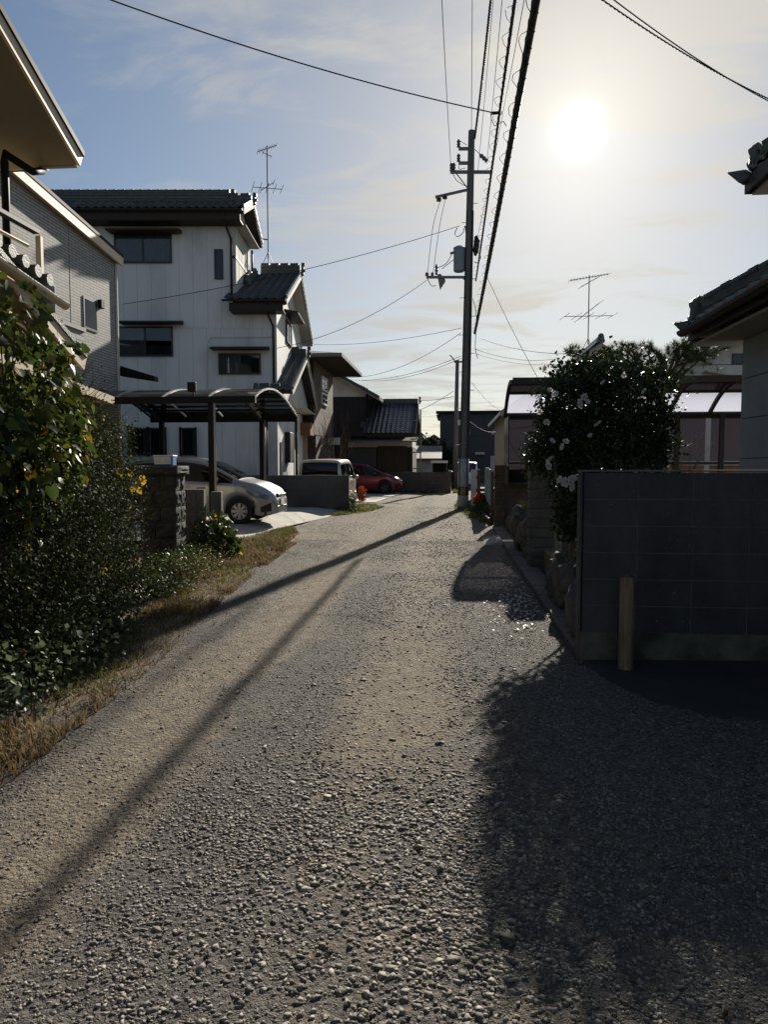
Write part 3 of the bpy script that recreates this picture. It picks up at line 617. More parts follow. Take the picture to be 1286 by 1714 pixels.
gutter(c1, lx(-3.9, 5.7, 3.30), lx(-3.9, 6.98, 3.12), .05, m_creamtrim)
P('low_wall', m_cream, c1, (.01, 1.0, -2.6, -.75, -.03, 2.55))
q = at(112, 595, 8.6); q2 = at(140, 556, 8.6)
P('parapet_box', m_siding, c1, (q.x + 5.2, q2.x + 5.2, .2, .7, q.z, q2.z), label='small brick-patterned parapet'); P('parapet_cap', m_white2, c1, (q.x + 5.18, q2.x + 5.22, .18, .72, q2.z + .002, q2.z + .05))
# corrugated lean-to
lt = thing('lean_to_canopy', 'tan corrugated lean-to canopy above the hedge', 'canopy', (-4.4, 6.55, 0))
cm = MB(); rows = []
for i in range(2):
    rows.append([(-.9 + 1.3 * k_ / 48, (-.75 if i == 0 else 1.55), 2.62 - .2 * i - .12 * k_ / 48 + .014 * math.sin(k_ * 1.57)) for k_ in range(49)])
cm.grid(rows).build('corrugated_sheet', m_corr, lt)
fr = MB()
for y_ in (-.7, .05, .8, 1.5): fr.beam((-.9, y_, 2.56 - .087 * (y_ + .7)), (.42, y_, 2.44 - .087 * (y_ + .7)), .04, .07)
fr.beam((.42, -.75, 2.46), (.42, 1.55, 2.26), .05, .09); fr.beam((-.2, -.75, 2.50), (-.2, 1.55, 2.30), .04, .06)
fr.build('frame', m_creamtrim, lt)
for y_ in (-.6, .9): P('post', m_creamtrim, lt, (-.3, -.23, y_, y_ + .07, -.03, 2.3))

# ------------------------------------------------------------------ houses farther up the lane
m_brown = mat('brown_stucco', (.15, .105, .075), .85, (.12, .085, .06), 3, .1, 60)
m_browndark = mat('dark_brown_boards', (.055, .04, .03), .8, (.035, .026, .02), 4, stretch=(8, 8, .5))
m_orange = mat('orange_brown_panel', (.22, .10, .045), .7)
m_charboard = mat('charred_black_boards', (.016, .015, .016), .8, (.03, .028, .028), 5, stretch=(10, 10, .4))
m_navy = mat('navy_metal_cladding', (.022, .027, .038), .6, (.03, .035, .047), 2, stretch=(4, 4, .3))
m_greyroof = mat('grey_slate_roof', (.09, .09, .092), .7, (.06, .06, .06), 4)
m_palewall = mat('pale_wall', (.42, .42, .42), .8, (.34, .34, .34), 2)
m_whiteframe = mat('white_window_frame', (.7, .7, .68), .5)
def Y(px, py, y): return at(px, py, y)
# brown house
x0 = Y(526, 700, 31.).x; bh = thing('house', 'brown two storey house with deep eaves and white gridded windows', 'house', (x0, 31, 0))
zr = lambda py, y: at(530, py, y).z
P('upper_wall', m_brown, bh, (-5, 0, 0, 5.0, zr(727, 31), zr(600, 31)), label='brown stuccoed upper wall'); P('front_boards', m_browndark, bh, (-5, -.01, -.03, -.002, zr(727, 31), zr(600, 31)))
P('ground_floor_wall', m_cream, bh, (-5, -.35, .2, 5, -.03, zr(727, 31) - .002)); P('balcony_panel', m_orange, bh, (-5, .0, -.9, -.06, zr(728, 30), zr(707, 30)))
P('recessed_entrance', m_browndark, bh, (-.34, .02, .25, 4.8, -.03, zr(728, 31) - .004))
ze = zr(603, 31); m = MB(); e0, e1, f0, f1 = -5.5, 1.35, -.9, 6.0
m.add([(e0, f0, ze), (e1, f0, ze), (e1, f1, ze), (e0, f1, ze), (e0, f0, ze + .16), (e1, f0, ze + .16), (e1, f1, ze + .16), (e0, f1, ze + .16), (-4, 2.5, ze + .95), (-2, 2.5, ze + .95)],
      [(0, 1, 2, 3), (0, 4, 5, 1), (1, 5, 6, 2), (2, 6, 7, 3), (3, 7, 4, 0), (4, 8, 9, 5), (5, 9, 6), (6, 9, 8, 7), (7, 8, 4)])
m.build('roof', m_browndark, bh); P('eave_trim', m_steel, bh, (e0, e1 + .03, f0 - .03, f0 - .002, ze + .02, ze + .17), (e1 + .002, e1 + .03, f0, f1, ze + .02, ze + .17))
for z0_, z1_ in ((zr(652, 32.5), zr(628, 32.5)), (zr(676, 32.5), zr(655, 32.5))): window(bh, 'x+', 0, 1.7, 3.2, z0_, z1_, panes=1, curtain=None, fm=m_whiteframe, grid=(2, 2), fw=.09)
P('porch_sign', m_palewall, bh, (.02, .9, 1.4, 1.45, zr(744, 32), zr(732, 32)))
# house with white gable and black boards
yb_ = 41.; x1_ = Y(612, 700, yb_).x; ch = thing('house', 'black boarded house with white gable and tiled single storey annex', 'house', (x1_, yb_, 0))
lz = lambda px, py, y=yb_: at(px, py, y).z; lxx = lambda px, y=yb_: at(px, 700, y).x - x1_
P('wall', m_charboard, ch, (-8, 0, 0, 7, -.03, lz(600, 664))); 
xa = lxx(575); gz0 = lz(600, 664)
MB().prism([(-8, .01, gz0), (0.0, .01, gz0), (0.0, .01, lz(612, 648)), (xa - .6, .01, lz(565, 624)), (-8, .01, lz(612, 648) - .6)], (0, 6.9, 0)).build('gable_wall', m_white2, ch)
m = MB(); rk = lxx(637) ; zA = lz(565, 620); zE = lz(637, 664)
m.prism([(rk, -.7, zE), (xa - .6, -.7, zA), (-9, -.7, zA - 2.2), (-9, -.7, zA - 2.4), (xa - .6, -.7, zA - .22), (rk, -.7, zE - .2)], (0, 8.4, 0)); m.build('roof', m_greyroof, ch)
m = MB(); m.prism([(rk - .02, -.68, zE - .21), (xa - .6, -.68, zA - .23), (xa - .6, -.68, zA - .26), (rk - .02, -.68, zE - .24)], (0, 8.3, 0)); m.build('soffit', m_white2, ch)
pipe(ch, [(.1, -.1, lz(612, 650)), (.1, -.12, lz(612, 700))], .05, m_black)
for i in range(18): P('wall_board', m_charboard, ch, (-.4 - i * .4, -.02 - i * .4 + .0, -.03, -.002, 1.2, gz0 - .05))
an0, an1 = lxx(585), lxx(692); ez, rz_ = lz(650, 727), lz(650, 676, 43.2)
P('annex_wall', m_charboard, ch, (an0, an1, -.6, 4, -.03, lz(650, 749))); P('plaster_band', m_white2, ch, (an0, an1 - .02, -.58, 4, lz(650, 749), lz(650, 733)))
P('sliding_door', mat('grey_door', (.05, .05, .052), .5), ch, (lxx(585), lxx(632), -.66, -.61, .15, lz(650, 751))); P('board_door', m_browndark, ch, (lxx(634), lxx(682), -.65, -.61, .15, lz(650, 747)))
ar = MB().prism([(an0, -1.3, ez), (an0, 2.2, rz_), (an0, 5.5, ez), (an0, 5.5, ez - .14), (an0, 2.2, rz_ - .16), (an0, -1.3, ez - .14)], (lxx(698) - an0, 0, 0)).build('annex_roof', m_brownmetal, ch)
tiles(ar, (lxx(612), -1.36, ez), (1, 0, 0), (0, 3.5, rz_ - ez), int((lxx(698) - lxx(612)) / TW), 17, False)
ridge(ch, (lxx(614), 2.2, rz_), (lxx(697), 2.2, rz_), .3, .26, caps=False, ends=(0, 1))
MB().prism([(lxx(613), -.9, ez + .1), (lxx(613) - .18, 2.2, rz_ + .1), (lxx(613) - .4, 2.2, rz_ + .1), (lxx(613) - .25, -.9, ez + .1)], (0, 0, .1)).build('flashing', m_steel, ch)
MB().prism([(an0, -1.7, ez - .42), (an0, -.6, ez - .2), (an0, -.6, ez - .3), (an0, -1.7, ez - .5)], (an1 + .35 - an0, 0, 0)).build('lower_eave', m_tile, ch)
pc = MB()
for i in range(4): pc.box(an1 - .02, an1 + .5, -.9, -.8, 1.3 + i * .9, 1.36 + i * .9)
pc.box(an1 + .42, an1 + .5, -.92, -.84, .0, 4.6); pc.build('pipe_rack', m_steel, ch)
# navy flat-roofed house
nv = thing('house', 'navy blue metal clad flat roofed house behind the utility pole', 'house', (Y(737, 700, 62).x, 62, 0))
nw = lambda px: at(px, 700, 62).x - nv.location.x; nz = lambda py: at(780, py, 62).z
P('wall', m_navy, nv, (0, 12, 0, 9, -.03, nz(693))); P('roof_edge', m_black, nv, (-.35, 12.3, -.4, 9.3, nz(693) + .002, nz(688)))
for i in range(9): P('cladding_panel', m_navy, nv, (i * 1.33 + .02, i * 1.33 + 1.31, -.05, -.002, nz(730), nz(694)))
window(nv, 'y-', -.05, nw(822), nw(838), nz(729), nz(717), panes=2, curtain='11', fm=m_darkframe); window(nv, 'y-', -.05, nw(784), nw(789), nz(729), nz(717), panes=1, curtain='full')
P('carport_soffit', m_palewall, nv, (nw(796), nw(812), -.5, -.06, nz(761), nz(757))); P('shutter', m_palewall, nv, (nw(822), nw(842), -.09, -.055, 0, nz(763)))
# low houses far down the lane
def far_house(label, px0, px1, y, py_e, py_r, wm, rm, ax='x'):
    a, b = at(px0, 700, y), at(px1, 700, y); t = thing('house', label, 'house', (a.x, y, 0)); wd = b.x - a.x; ze_, zr_ = at(px0, py_e, y).z, at(px0, py_r, y).z
    P('wall', wm, t, (0, wd, 0, 7, -.03, ze_))
    if ax == 'x': MB().prism([(-.4, -.5, ze_ - .1), (-.4, 3.5, zr_), (-.4, 7.5, ze_ - .1), (-.4, 7.5, ze_ - .25), (-.4, 3.5, zr_ - .15), (-.4, -.5, ze_ - .25)], (wd + .8, 0, 0)).build('roof', rm, t)
    else:
        MB().prism([(-.5, -.4, ze_), (wd / 2, -.4, zr_), (wd + .5, -.4, ze_), (wd + .5, -.4, ze_ - .2), (wd / 2, -.4, zr_ - .2), (-.5, -.4, ze_ - .2)], (0, 8, 0)).build('roof', rm, t)
        MB().prism([(0, 0, ze_), (wd, 0, ze_), (wd / 2, 0, zr_ - .25)], (0, 7, 0)).build('gable_wall', wm, t)
    return t
far_house('pale low shed house with grey slate roof beside the black annex', 694, 731, 52, 765, 744, m_palewall, m_greyroof)
far_house('distant grey gabled house showing between annex and navy house', 690, 718, 85, 742, 722, m_greyroof, m_greyroof, 'y')
far_house('distant brown roofed house just left of the navy house', 712, 742, 95, 741, 727, m_palewall, m_brown, 'y')
far_house('distant low house seen just right of the leaning pole', 790, 850, 110, 745, 728, m_palewall, m_greyroof, 'x')
ld = thing('roadside_shelter', 'small white roofed shelter standing behind the far block wall', 'shelter', (*at(737, 800, 43).xy, 0))
P('roof', m_whiteframe, ld, (-.55, .45, -.4, .4, at(737, 775, 43).z, at(737, 771, 43).z)); P('back_panel', m_black, ld, (-.45, .35, .2, .25, .4, at(737, 775, 43).z))
for x_ in (-.48, .38): P('post', m_steel, ld, (x_, x_ + .05, -.3, -.25, -.03, at(737, 775, 43).z))

# ------------------------------------------------------------------ block walls
def block_wall(name, label, p0, length, rows, rot, bw_=.4, bh_=.2, th=.12, bm=None, base=0., foot=0., bond=0., cap=False, jt=.006, grp=None, z0=0., recess=.010):
    t = thing(name, label, 'wall', p0, rot, grp); bm = bm or m_blockgrey
    P('mortar_core', m_mortar, t, (.01, length - .01, recess, th - recess, z0 - .05, z0 + foot + rows * bh_ - .006))
    if foot: P('footing', m_foot, t, (-.01, length + .01, -.012, th + .012, z0 - .12, z0 + foot), bevel=.01)
    full = MB().box(jt, bw_ - jt, 0, th, jt, bh_ - jt).mesh('concrete_block', bm); cache = {}
    for r in range(rows):
        x = -(bond * bw_ if r % 2 else 0.)
        while x < length - .02:
            a, b = max(0, x), min(length, x + bw_)
            if b - a > .04:
                if abs(b - a - bw_) < 1e-6: me_ = full
                else:
                    kx = round(b - a, 3)
                    if kx not in cache: cache[kx] = MB().box(jt, kx - jt, 0, th, jt, bh_ - jt).mesh('concrete_block', bm)
                    me_ = cache[kx]
                o = newobj('concrete_block', me_, t); o.location = (a, random.uniform(-.0015, .0015), z0 + foot + r * bh_); o.rotation_euler = (0, 0, random.uniform(-.002, .002))
            x += bw_
    if cap: P('coping', bm, t, (-.02, length + .02, -.02, th + .02, z0 + foot + rows * bh_ + .002, z0 + foot + rows * bh_ + .07), bevel=.01)
    return t
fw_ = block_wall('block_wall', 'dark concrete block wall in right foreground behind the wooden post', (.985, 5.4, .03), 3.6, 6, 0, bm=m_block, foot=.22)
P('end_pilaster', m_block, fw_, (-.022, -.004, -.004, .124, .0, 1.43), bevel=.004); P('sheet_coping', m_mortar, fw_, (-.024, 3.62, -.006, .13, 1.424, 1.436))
block_wall('block_wall', 'low grey block wall between the silver car and the beige van', (-8.4, 22.6, .05), 5.15, 5, 0, foot=.14, bond=.5)
block_wall('block_wall', 'dark block wall stretching behind the red car', (-6.2, 38.2, .0), 6.2, 5, 0, foot=.15, bond=.5, bm=m_blockgrey)
block_wall('block_wall', 'sunlit block wall running away along the grass strip beyond the red car', (.0, 38.35, 0), 9.0, 5, math.pi / 2, foot=.2, bond=.5)
block_wall('block_wall', 'dark brown block wall beside the teal sheet fence', (1.05, 17.25, .03), 1.6, 7, 0, bm=m_wooddark, foot=.08, bond=.5)
m_pilblock = mat('rusticated_block', (.06, .057, .06), .85, (.10, .095, .09), 4, .4, 90, island=.15)
def pillar(label, p, n, wx, wy, hh=.138, grp=None):
    t = thing('gate_pillar', label, 'pillar', p, 0); P('core', m_mortar, t, (.03, wx - .03, .03, wy - .03, -.1, n * hh - .01))
    me_ = MB().box(0, wx, 0, wy, .01, hh - .01).mesh('pillar_block', m_pilblock)
    for i in range(n):
        o = newobj('pillar_block', me_, t); o.location = (random.uniform(-.004, .004), random.uniform(-.004, .004), i * hh); md = o.modifiers.new('bevel', 'BEVEL'); md.width = .014; md.segments = 2
    return t
pillar('rusticated dark block gate pillar farther along the lane', (1.12, 10.2, .05), 11, .36, .36)
pillar('rusticated dark block gate pillar hidden behind the camellia leaves', (1.42, 8.9, .05), 10, .4, .36)

# stone gate pillar on the left with box on top
gp = thing('stone_gate_pillar', 'rough stone block gate pillar beside the hedge with a box on top', 'pillar', (-4.42, 9.75, 0), YAW * .6)
def rough_block(sx, sy, sz, amp, seed):
    r = random.Random(seed); n = 5; m = MB(); idx_ = {}
    import itertools
    def vid(i, j, k):
        key = (i, j, k)
        if key not in idx_:
            p = Vector((i / n * sx, j / n * sy, k / n * sz)); o = Vector((0, 0, 0)); a = .6 + .8 * r.random()
            if i in (0, n) and 0 < j < n and 0 < k < n: o.x += (-1 if i == 0 else 1) * amp * a * r.uniform(.2, 1.4)
            if j in (0, n) and 0 < i < n and 0 < k < n: o.y += (-1 if j == 0 else 1) * amp * a * r.uniform(.2, 1.4)
            if k in (0, n): o.z += r.uniform(-.004, .004)
            m.v.append(tuple(p + o)); idx_[key] = len(m.v) - 1
        return idx_[key]
    for ax in range(3):
        for side in (0, n):
            for a, b in itertools.product(range(n), range(n)):
                def q(a_, b_):
                    c = [0, 0, 0]; c[ax] = side; c[(ax + 1) % 3] = a_; c[(ax + 2) % 3] = b_; return vid(*c)
                m.f.append((q(a, b), q(a + 1, b), q(a + 1, b + 1), q(a, b + 1)))
    return m
P('core', m_mortar, gp, (.02, .5, .02, .42, -.05, 1.36))
for r in range(6):
    z = r * .228; sp_ = .30 if r % 2 else .22
    for (x_, wd, yy_, dp) in ((0, sp_ - .01, 0, .42), (sp_, .52 - sp_, 0, .2), (sp_, .52 - sp_, .21, .21)):
        o = rough_block(wd, dp, .218, .018, r * 7 + int(x_ * 10) + int(yy_ * 100)).build('stone_block', m_stone, gp); o.location = (x_, yy_, z)
o = rough_block(.62, .52, .12, .02, 99).build('cap_stone', m_stone, gp); o.location = (-.05, -.05, 1.372)
q = at(288, 785, 9.95)
m_blue = mat('blue_plastic', (.06, .20, .42), .4)
bx_ = thing('plastic_box', 'white and blue plastic box lying on the stone gate pillar', 'box', (-4.10, 9.85, 1.494), YAW)
P('body', m_blue, bx_, (-.14, .13, 0, .2, 0, .13), bevel=.012); P('label_sheet', m_whiteframe, bx_, (-.13, .105, -.004, -.001, .025, .125)); P('lid', m_whiteframe, bx_, (-.15, .14, -.008, .208, .131, .152), bevel=.005)
tx = MB()
for i in range(4): tx.box(-.115, -.02, -.0062, -.0045, .045 + i * .017, .049 + i * .017); tx.box(.0, .09, -.0062, -.0045, .045 + i * .017, .049 + i * .017)
tx.build('print_lines', mat('grey_print', (.3, .3, .32), .8), bx_)
block_wall('block_wall', 'short mossy block wall just behind the stone gate pillar', (at(297, 800, 11).x, 11.0, 0), .42, 5, YAW, bw_=.3, foot=.12, th=.14, bm=m_block)
mtr = thing('meter_post', 'grey concrete meter post with metal frame by the leafy bush', 'post', (*at(361, 830, 11.6).xy, 0), YAW)
P('block', m_blockgrey, mtr, (-.08, .10, -.05, .1, -.03, at(361, 823, 11.6).z), bevel=.01)
fr = MB(); zt_ = at(345, 815, 11.5).z
for x_ in (-.30, -.17): fr.box(x_, x_ + .022, -.09, -.06, -.03, zt_)
fr.box(-.278, -.17, -.088, -.062, zt_ - .03, zt_ - .002); fr.build('metal_frame', m_steel, mtr)

# rocks
def rock(label, p, s_, seed, grp='garden rocks'):
    r = np.random.default_rng(seed); import bmesh
    bm = bmesh.new(); bmesh.ops.create_icosphere(bm, subdivisions=4, radius=1); me_ = bpy.data.meshes.new('rock')
    for v in bm.verts:
        c = v.co; n = sum(math.sin(c.dot(Vector(r.uniform(-1, 1, 3))) * f_ + r.uniform(0, 6)) * a for f_, a in ()) 
        pass
    dirs = [(Vector(r.normal(size=3)).normalized(), r.uniform(.5, .85)) for _ in range(16)]; wv = [(Vector(r.normal(size=3)) * f_, r.uniform(0, 6), a) for f_, a in ((2, .11), (3, .09), (5, .07), (9, .05), (14, .035), (23, .022), (37, .012))]
    for v in bm.verts:
        c = v.co.copy(); k_ = 1.
        for d, t in dirs:
            dd = c.dot(d)
            if dd > t: k_ = min(k_, t / dd)
        k_ += sum(a * math.sin(c.dot(wd) + ph) for wd, ph, a in wv)
        v.co = Vector((c.x * s_[0], c.y * s_[1], c.z * s_[2])) * k_
    bm.to_mesh(me_); bm.free(); me_.materials.append(m_rock)
    for f_ in me_.polygons: f_.use_smooth = True
    o = newobj('garden_rock', me_); o.location = p; tag(o, label, 'rock'); return o
rock('tall grey rock leaning on the near end of the rock border', (1.19, 6.15, .2), (.21, .38, .42), 3)
rock('broad flat topped rock under the white flowering weeds', (1.24, 6.9, .36), (.27, .48, .36), 4)
rock('brown upright slab rock beside the kerb strip', (1.16, 7.35, .18), (.17, .34, .42), 5)
rock('small low rock at the foot of the block wall end', (1.14, 5.75, .05), (.1, .17, .16), 6)
rock('rock between the two gate pillars at the kerb', (1.2, 7.95, .2), (.2, .3, .36), 8)
rock('tall brown rock beyond the far gate pillar', (1.22, 12.1, .38), (.24, .5, .55), 9)
rock('mossy rock at the end of the far rock border', (1.3, 13.0, .36), (.2, .45, .55), 10)
rock('low rounded rock just before the far brown rock', (1.3, 11.3, .28), (.22, .35, .42), 12)

# wooden post with chain
wp = thing('wooden_post', 'weathered round wooden post in front of the dark block wall', 'post', (1.262, 5.17, .03))
pm = MB(); n = 18; rows = []
for z, r in ((-.1, .052), (.0, .052), (.2, .051), (.4, .052), (.58, .05), (.665, .049), (.672, .044)):
    rows.append([(r * (1 + .05 * math.sin(3 * k_ * .349 + 1) + .02 * math.sin(7 * k_ * .349)) * math.cos(k_ * 2 * math.pi / n), r * (1 + .05 * math.sin(3 * k_ * .349 + 1)) * math.sin(k_ * 2 * math.pi / n), z) for k_ in range(n + 1)])
pm.grid(rows); pm.add([(0, 0, .672)] + rows[-1], [(0, i, i + 1) for i in range(1, n + 1)]); pm.build('post_shaft', m_wood, wp, smooth=True)
MB().tube([(.035 * math.cos(a) + .02, .0 + .01 * math.sin(a * 2), .672 + .028 * math.sin(a)) for a in np.linspace(0, math.pi, 9)], .004, 5).build('wire_loop', m_steel, wp)
ch_ = MB()
for i in range(14): ch_.tube([(.052 + .004 * (i % 2), .01, .66 - i * .016), (.056, .012, .65 - i * .016)], .0035, 5)
ch_.build('chain', m_steel, wp)

# teal sheet fence, rail fence, white post board near the pole
m_teal = mat('faded_teal_sheet', (.16, .30, .29), .6, (.12, .22, .21), 3, stretch=(1, 1, .3))
tf = thing('sheet_fence', 'faded teal sheet metal fence beside the utility pole', 'fence', (1.02, 18.4, 0), math.pi / 2 - .02)
for i in range(5):
    o = MB().box(.01, .99, -.015, .015, 0, .92 + .03 * (i % 2)).build('sheet_panel', m_teal, tf); o.location = (i * 1.0, .006 * (i % 2), .48)
for i in range(6): P('post', m_wooddark, tf, (i * 1.0 - .03, i * 1.0 + .03, -.08, -.02, -.05, 1.35))
rf = thing('wooden_rail_fence', 'reddish wooden rail fence between pole and teal fence', 'fence', (.95, 24.2, 0))
m_redwood = mat('red_brown_wood', (.11, .045, .03), .7)
for i in range(3): P('post', m_redwood, rf, (i * .35 - .05, i * .35 + .05, 0, .1, -.03, 1.35 + .1 * (i % 2)))
for z in (.62, 1.05): P('rail', m_redwood, rf, (-.1, .9, -.05, -.004, z, z + .1))
pb = thing('corrugated_board', 'pale grey corrugated sheet standing behind the pole base', 'sheet', (.72, 25.6, 0)); P('sheet', m_palewall, pb, (0, .28, 0, .04, -.03, 1.35)); P('edge_strip', m_steel, pb, (.282, .31, -.01, .05, -.03, 1.36))
gb = thing('timber_edging', 'rotting timber boards edging the lane by the red flowers', 'edging', (.98, 18.2, 0), math.pi / 2 + .03)
for i in range(3): P('board', m_wooddark, gb, (i * 1.8, i * 1.8 + 1.75, -.03, .03, -.03, .16 + .03 * (i % 2)), bevel=.008); P('stake', m_wooddark, gb, (i * 1.8 + .1, i * 1.8 + .17, -.09, -.034, -.05, .26))
rp = thing('kerb_ramp', 'pale ribbed plastic ramp plate lying against the kerb', 'ramp', (.80, 13.2, .02), 0)
for k_ in range(2):
    m = MB(); m.prism([(-.16, k_ * .62, .0), (.17, k_ * .62, .075), (.17, k_ * .62, 0)], (0, .58, 0))
    o = m.build('ramp_plate', m_palewall, rp)
    rb_ = MB()
    for i in range(7): rb_.beam((-.15, k_ * .62 + .05 + i * .08, .012), (.165, k_ * .62 + .05 + i * .08, .083), .025, .012)
    rb_.build('rib', m_palewall, o)

# ------------------------------------------------------------------ carport over the silver car
cpt = thing('carport', 'black framed carport with curved smoked roof over the silver car', 'carport', (-5.0, 16.5, .19))
Ya, Yb = -2.0, 2.05; xl, xr = -3.05, .95
def arc(t):                                       # t 0 near edge .. 1 far edge
    z0_, z1_ = 2.72, 2.60; y_ = Ya + (Yb - Ya) * t; return y_, z0_ + (z1_ - z0_) * t + .37 * math.sin(math.pi * t ** .85)
ts = np.linspace(0, 1, 17); nb = 4
for i in range(nb):
    a, b = xl + (xr - xl) * i / nb, xl + (xr - xl) * (i + 1) / nb
    MB().grid([[(x_, arc(t)[0], arc(t)[1]) for t in ts] for x_ in (a + .03, b - .03)]).build('roof_sheet', m_poly, cpt, smooth=True)
m_alupale = mat('pale_aluminium', (.33, .32, .30), .45)
for i in range(nb + 1):
    x_ = xl + (xr - xl) * i / nb; m = MB()
    for a, b in zip(ts[:-1], ts[1:]): m.beam((x_, *arc(a)), (x_, *arc(b)), .035, .045)
    m.build('roof_rib', m_alupale if i else m_black, cpt)
for t in (.3, .5, .68, .84): MB().beam((xl, arc(t)[0], arc(t)[1] - .05), (xr, arc(t)[0], arc(t)[1] - .05), .04, .05).build('purlin', m_black, cpt)
P('near_beam', m_black, cpt, (xl, xr + .02, Ya - .06, Ya + .05, 2.60, 2.74)); P('far_beam', m_black, cpt, (xl, xr + .02, Yb - .05, Yb + .07, 2.46, 2.62))
for x_, y_ in ((0, Ya + .05), (-2.75, Ya + .05), (0, Yb), (-2.75, Yb)):
    P('post', m_black, cpt, (x_ - .06, x_ + .06, y_ - .06, y_ + .06, -.03, 2.6), bevel=.008)
    mm = MB()
    for a, b in zip(ts[:-1], ts[1:]): mm.beam((x_, arc(a)[0], arc(a)[1] - .09), (x_, arc(b)[0], arc(b)[1] - .09), .07, .09)
    if y_ < 0: mm.build('curved_beam', m_black, cpt)
pipe(cpt, [(.1, Ya - .04, 2.6), (.1, Ya - .04, 0)], .025, m_alupale, 'drain_pipe'); pipe(cpt, [(.1, Yb - .09, 2.5), (.1, Yb - .09, 0)], .025, m_steel, 'drain_pipe')
lamp = MB(); lamp.box(-.42, -.24, Ya - .2, Ya - .12, 2.82, 3.02); lamp.tube([(-.33, Ya - .02, 2.7), (-.33, Ya - .14, 2.86)], .02, 6); lamp.build('floodlight', m_black, cpt, .01)

# ------------------------------------------------------------------ cars
def paint(name, c, metal=.55, rough=.32):
    m = mat(name, c, rough, metal=metal, coat=.5, spec=.5); return m
m_tyre = mat('tyre_rubber', (.016, .016, .017), .8); m_rim = mat('silver_wheel_cover', (.42, .42, .43), .35, metal=.5); m_rimdark = mat('dark_alloy', (.07, .07, .075), .35, metal=.6)
m_trim = mat('black_plastic_trim', (.015, .015, .016), .5); m_lamp = mat('clear_headlamp', (.13, .14, .155), .12, spec=.8, coat=.6); m_red = mat('red_tail_lamp', (.35, .01, .012), .2, coat=.5)
m_carglass = glassmat('car_glass', (.10, .115, .12), 1.5, .02); m_plate = mat('number_plate', (.62, .62, .6), .5); m_chrome = mat('chrome', (.6, .6, .6), .15, metal=1.)
def car(label, loc, rz, body, sp_):
    t = thing('parked_car', label, 'car', loc, rz)
    Ln = sp_['top'][0][0], sp_['top'][-1][0]; L0, L1 = Ln
    tx_, tz_ = zip(*sp_['top']); bx0, bz0 = zip(*sp_['belt']); wx_, wz_ = zip(*sp_['width']); WR = sp_['wr']; axf, axr = sp_['axles']; Wm = sp_['W'] / 2
    xx = np.linspace(L0, L1, 400)
    def sm(v, k_): 
        e = np.concatenate([np.full(k_, v[0]), v, np.full(k_, v[-1])]); return np.convolve(e, np.hanning(2 * k_ + 1) / np.hanning(2 * k_ + 1).sum(), 'same')[k_:-k_]
    TOP = sm(np.interp(xx, tx_, tz_), sp_.get('sm', 9)); BELT = sm(np.interp(xx, bx0, bz0), 14); WID = sm(np.interp(xx, wx_, wz_), 14)
    LOW = np.interp(xx, [L0, L0 + .25, L1 - .3, L1], [.32, .19, .19, .24])
    for xc in (axf, axr):
        d = np.abs(xx - xc); ra = WR + .055; LOW = np.where(d < ra, np.maximum(LOW, WR * .98 + np.sqrt(np.maximum(ra ** 2 - d ** 2, 0))), LOW)
    def I(a, x): return float(np.interp(x, xx, a))
    def sec(x):
        tp, bl, wd, lo = I(TOP, x), I(BELT, x), I(WID, x), I(LOW, x); bl = min(bl, tp - .05); g_ = max(0, tp - bl); wt = wd - .02 - sp_['tumble'] * g_
        sh = bl - .07; mid = min(sh - .01, max(lo + .04, .55))
        pts = [(0, tp + .02), (wt * .45, tp + .014), (wt * .8, tp - .004), (wt * .95, tp - .02), (wt, tp - min(.055, g_ * .4)), (wd - .03, bl + .012), (wd - .018, bl - .005), (wd, sh), (wd + .004, (sh + mid) / 2), (wd, mid), (wd - .015, (mid + lo) / 2), (wd - .04, lo)]
        return [Vector((x, a, b)) for a, b in pts]
    NP = 12
    st = sorted(set([round(v, 4) for v in list(L0 + (L1 - L0) * (.5 - .5 * np.cos(np.linspace(0, math.pi, 46))))] + [round(c + WR * 1.2 * q_, 4) for c in (axf, axr) for q_ in np.linspace(-1, 1, 19)]))
    rows = []
    for x in st:
        h = sec(x); rows.append([Vector((p.x, -p.y, p.z)) for p in reversed(h)] + h[1:])
    b = MB(); b.grid(rows); b.f += [tuple(range(2 * NP - 1)), tuple(reversed(range((len(rows) - 1) * (2 * NP - 1), len(rows) * (2 * NP - 1))))]
    b.build('body', body, t, smooth=True)
    def pt(x, u, side, off):
        h = sec(x); k_ = min(int(u), NP - 2); p = h[k_].lerp(h[k_ + 1], u - k_); d = (h[k_ + 1] - h[k_]); n = Vector((0, -d.z, d.y)); n = n.normalized() if n.length > 1e-6 else Vector((0, 1, 0))
        if n.y < 0: n = -n
        if u < 2.5: n = Vector((.3 if x > 0 else -.3, 0, 1)).normalized()
        p = p + n * off; return Vector((p.x, p.y * side, p.z))
    def patch(nm, m_, par, side, x0_, x1_, ua, ub, off=.006, nxs=14, nus=6, both=False):
        f_ = lambda q_, x: q_(x) if callable(q_) else q_; q = MB(); R = []
        for i in range(nxs + 1):
            x = x0_ + (x1_ - x0_) * i / nxs; a, c = f_(ua, i / nxs), f_(ub, i / nxs)
            if both: us = [(u, -1) for u in np.linspace(c, 0, nus + 1)[:-1]] + [(u, 1) for u in np.linspace(0, c, nus + 1)]
            else: us = [(u, side) for u in np.linspace(a, c, nus + 1)]
            R.append([pt(x, u, s_, off) for u, s_ in us])
        q.grid(R); return q.build(nm, m_, par, smooth=True)
    t['_'] = 0; del t['_']
    gl0, gl1 = sp_['glass']; 
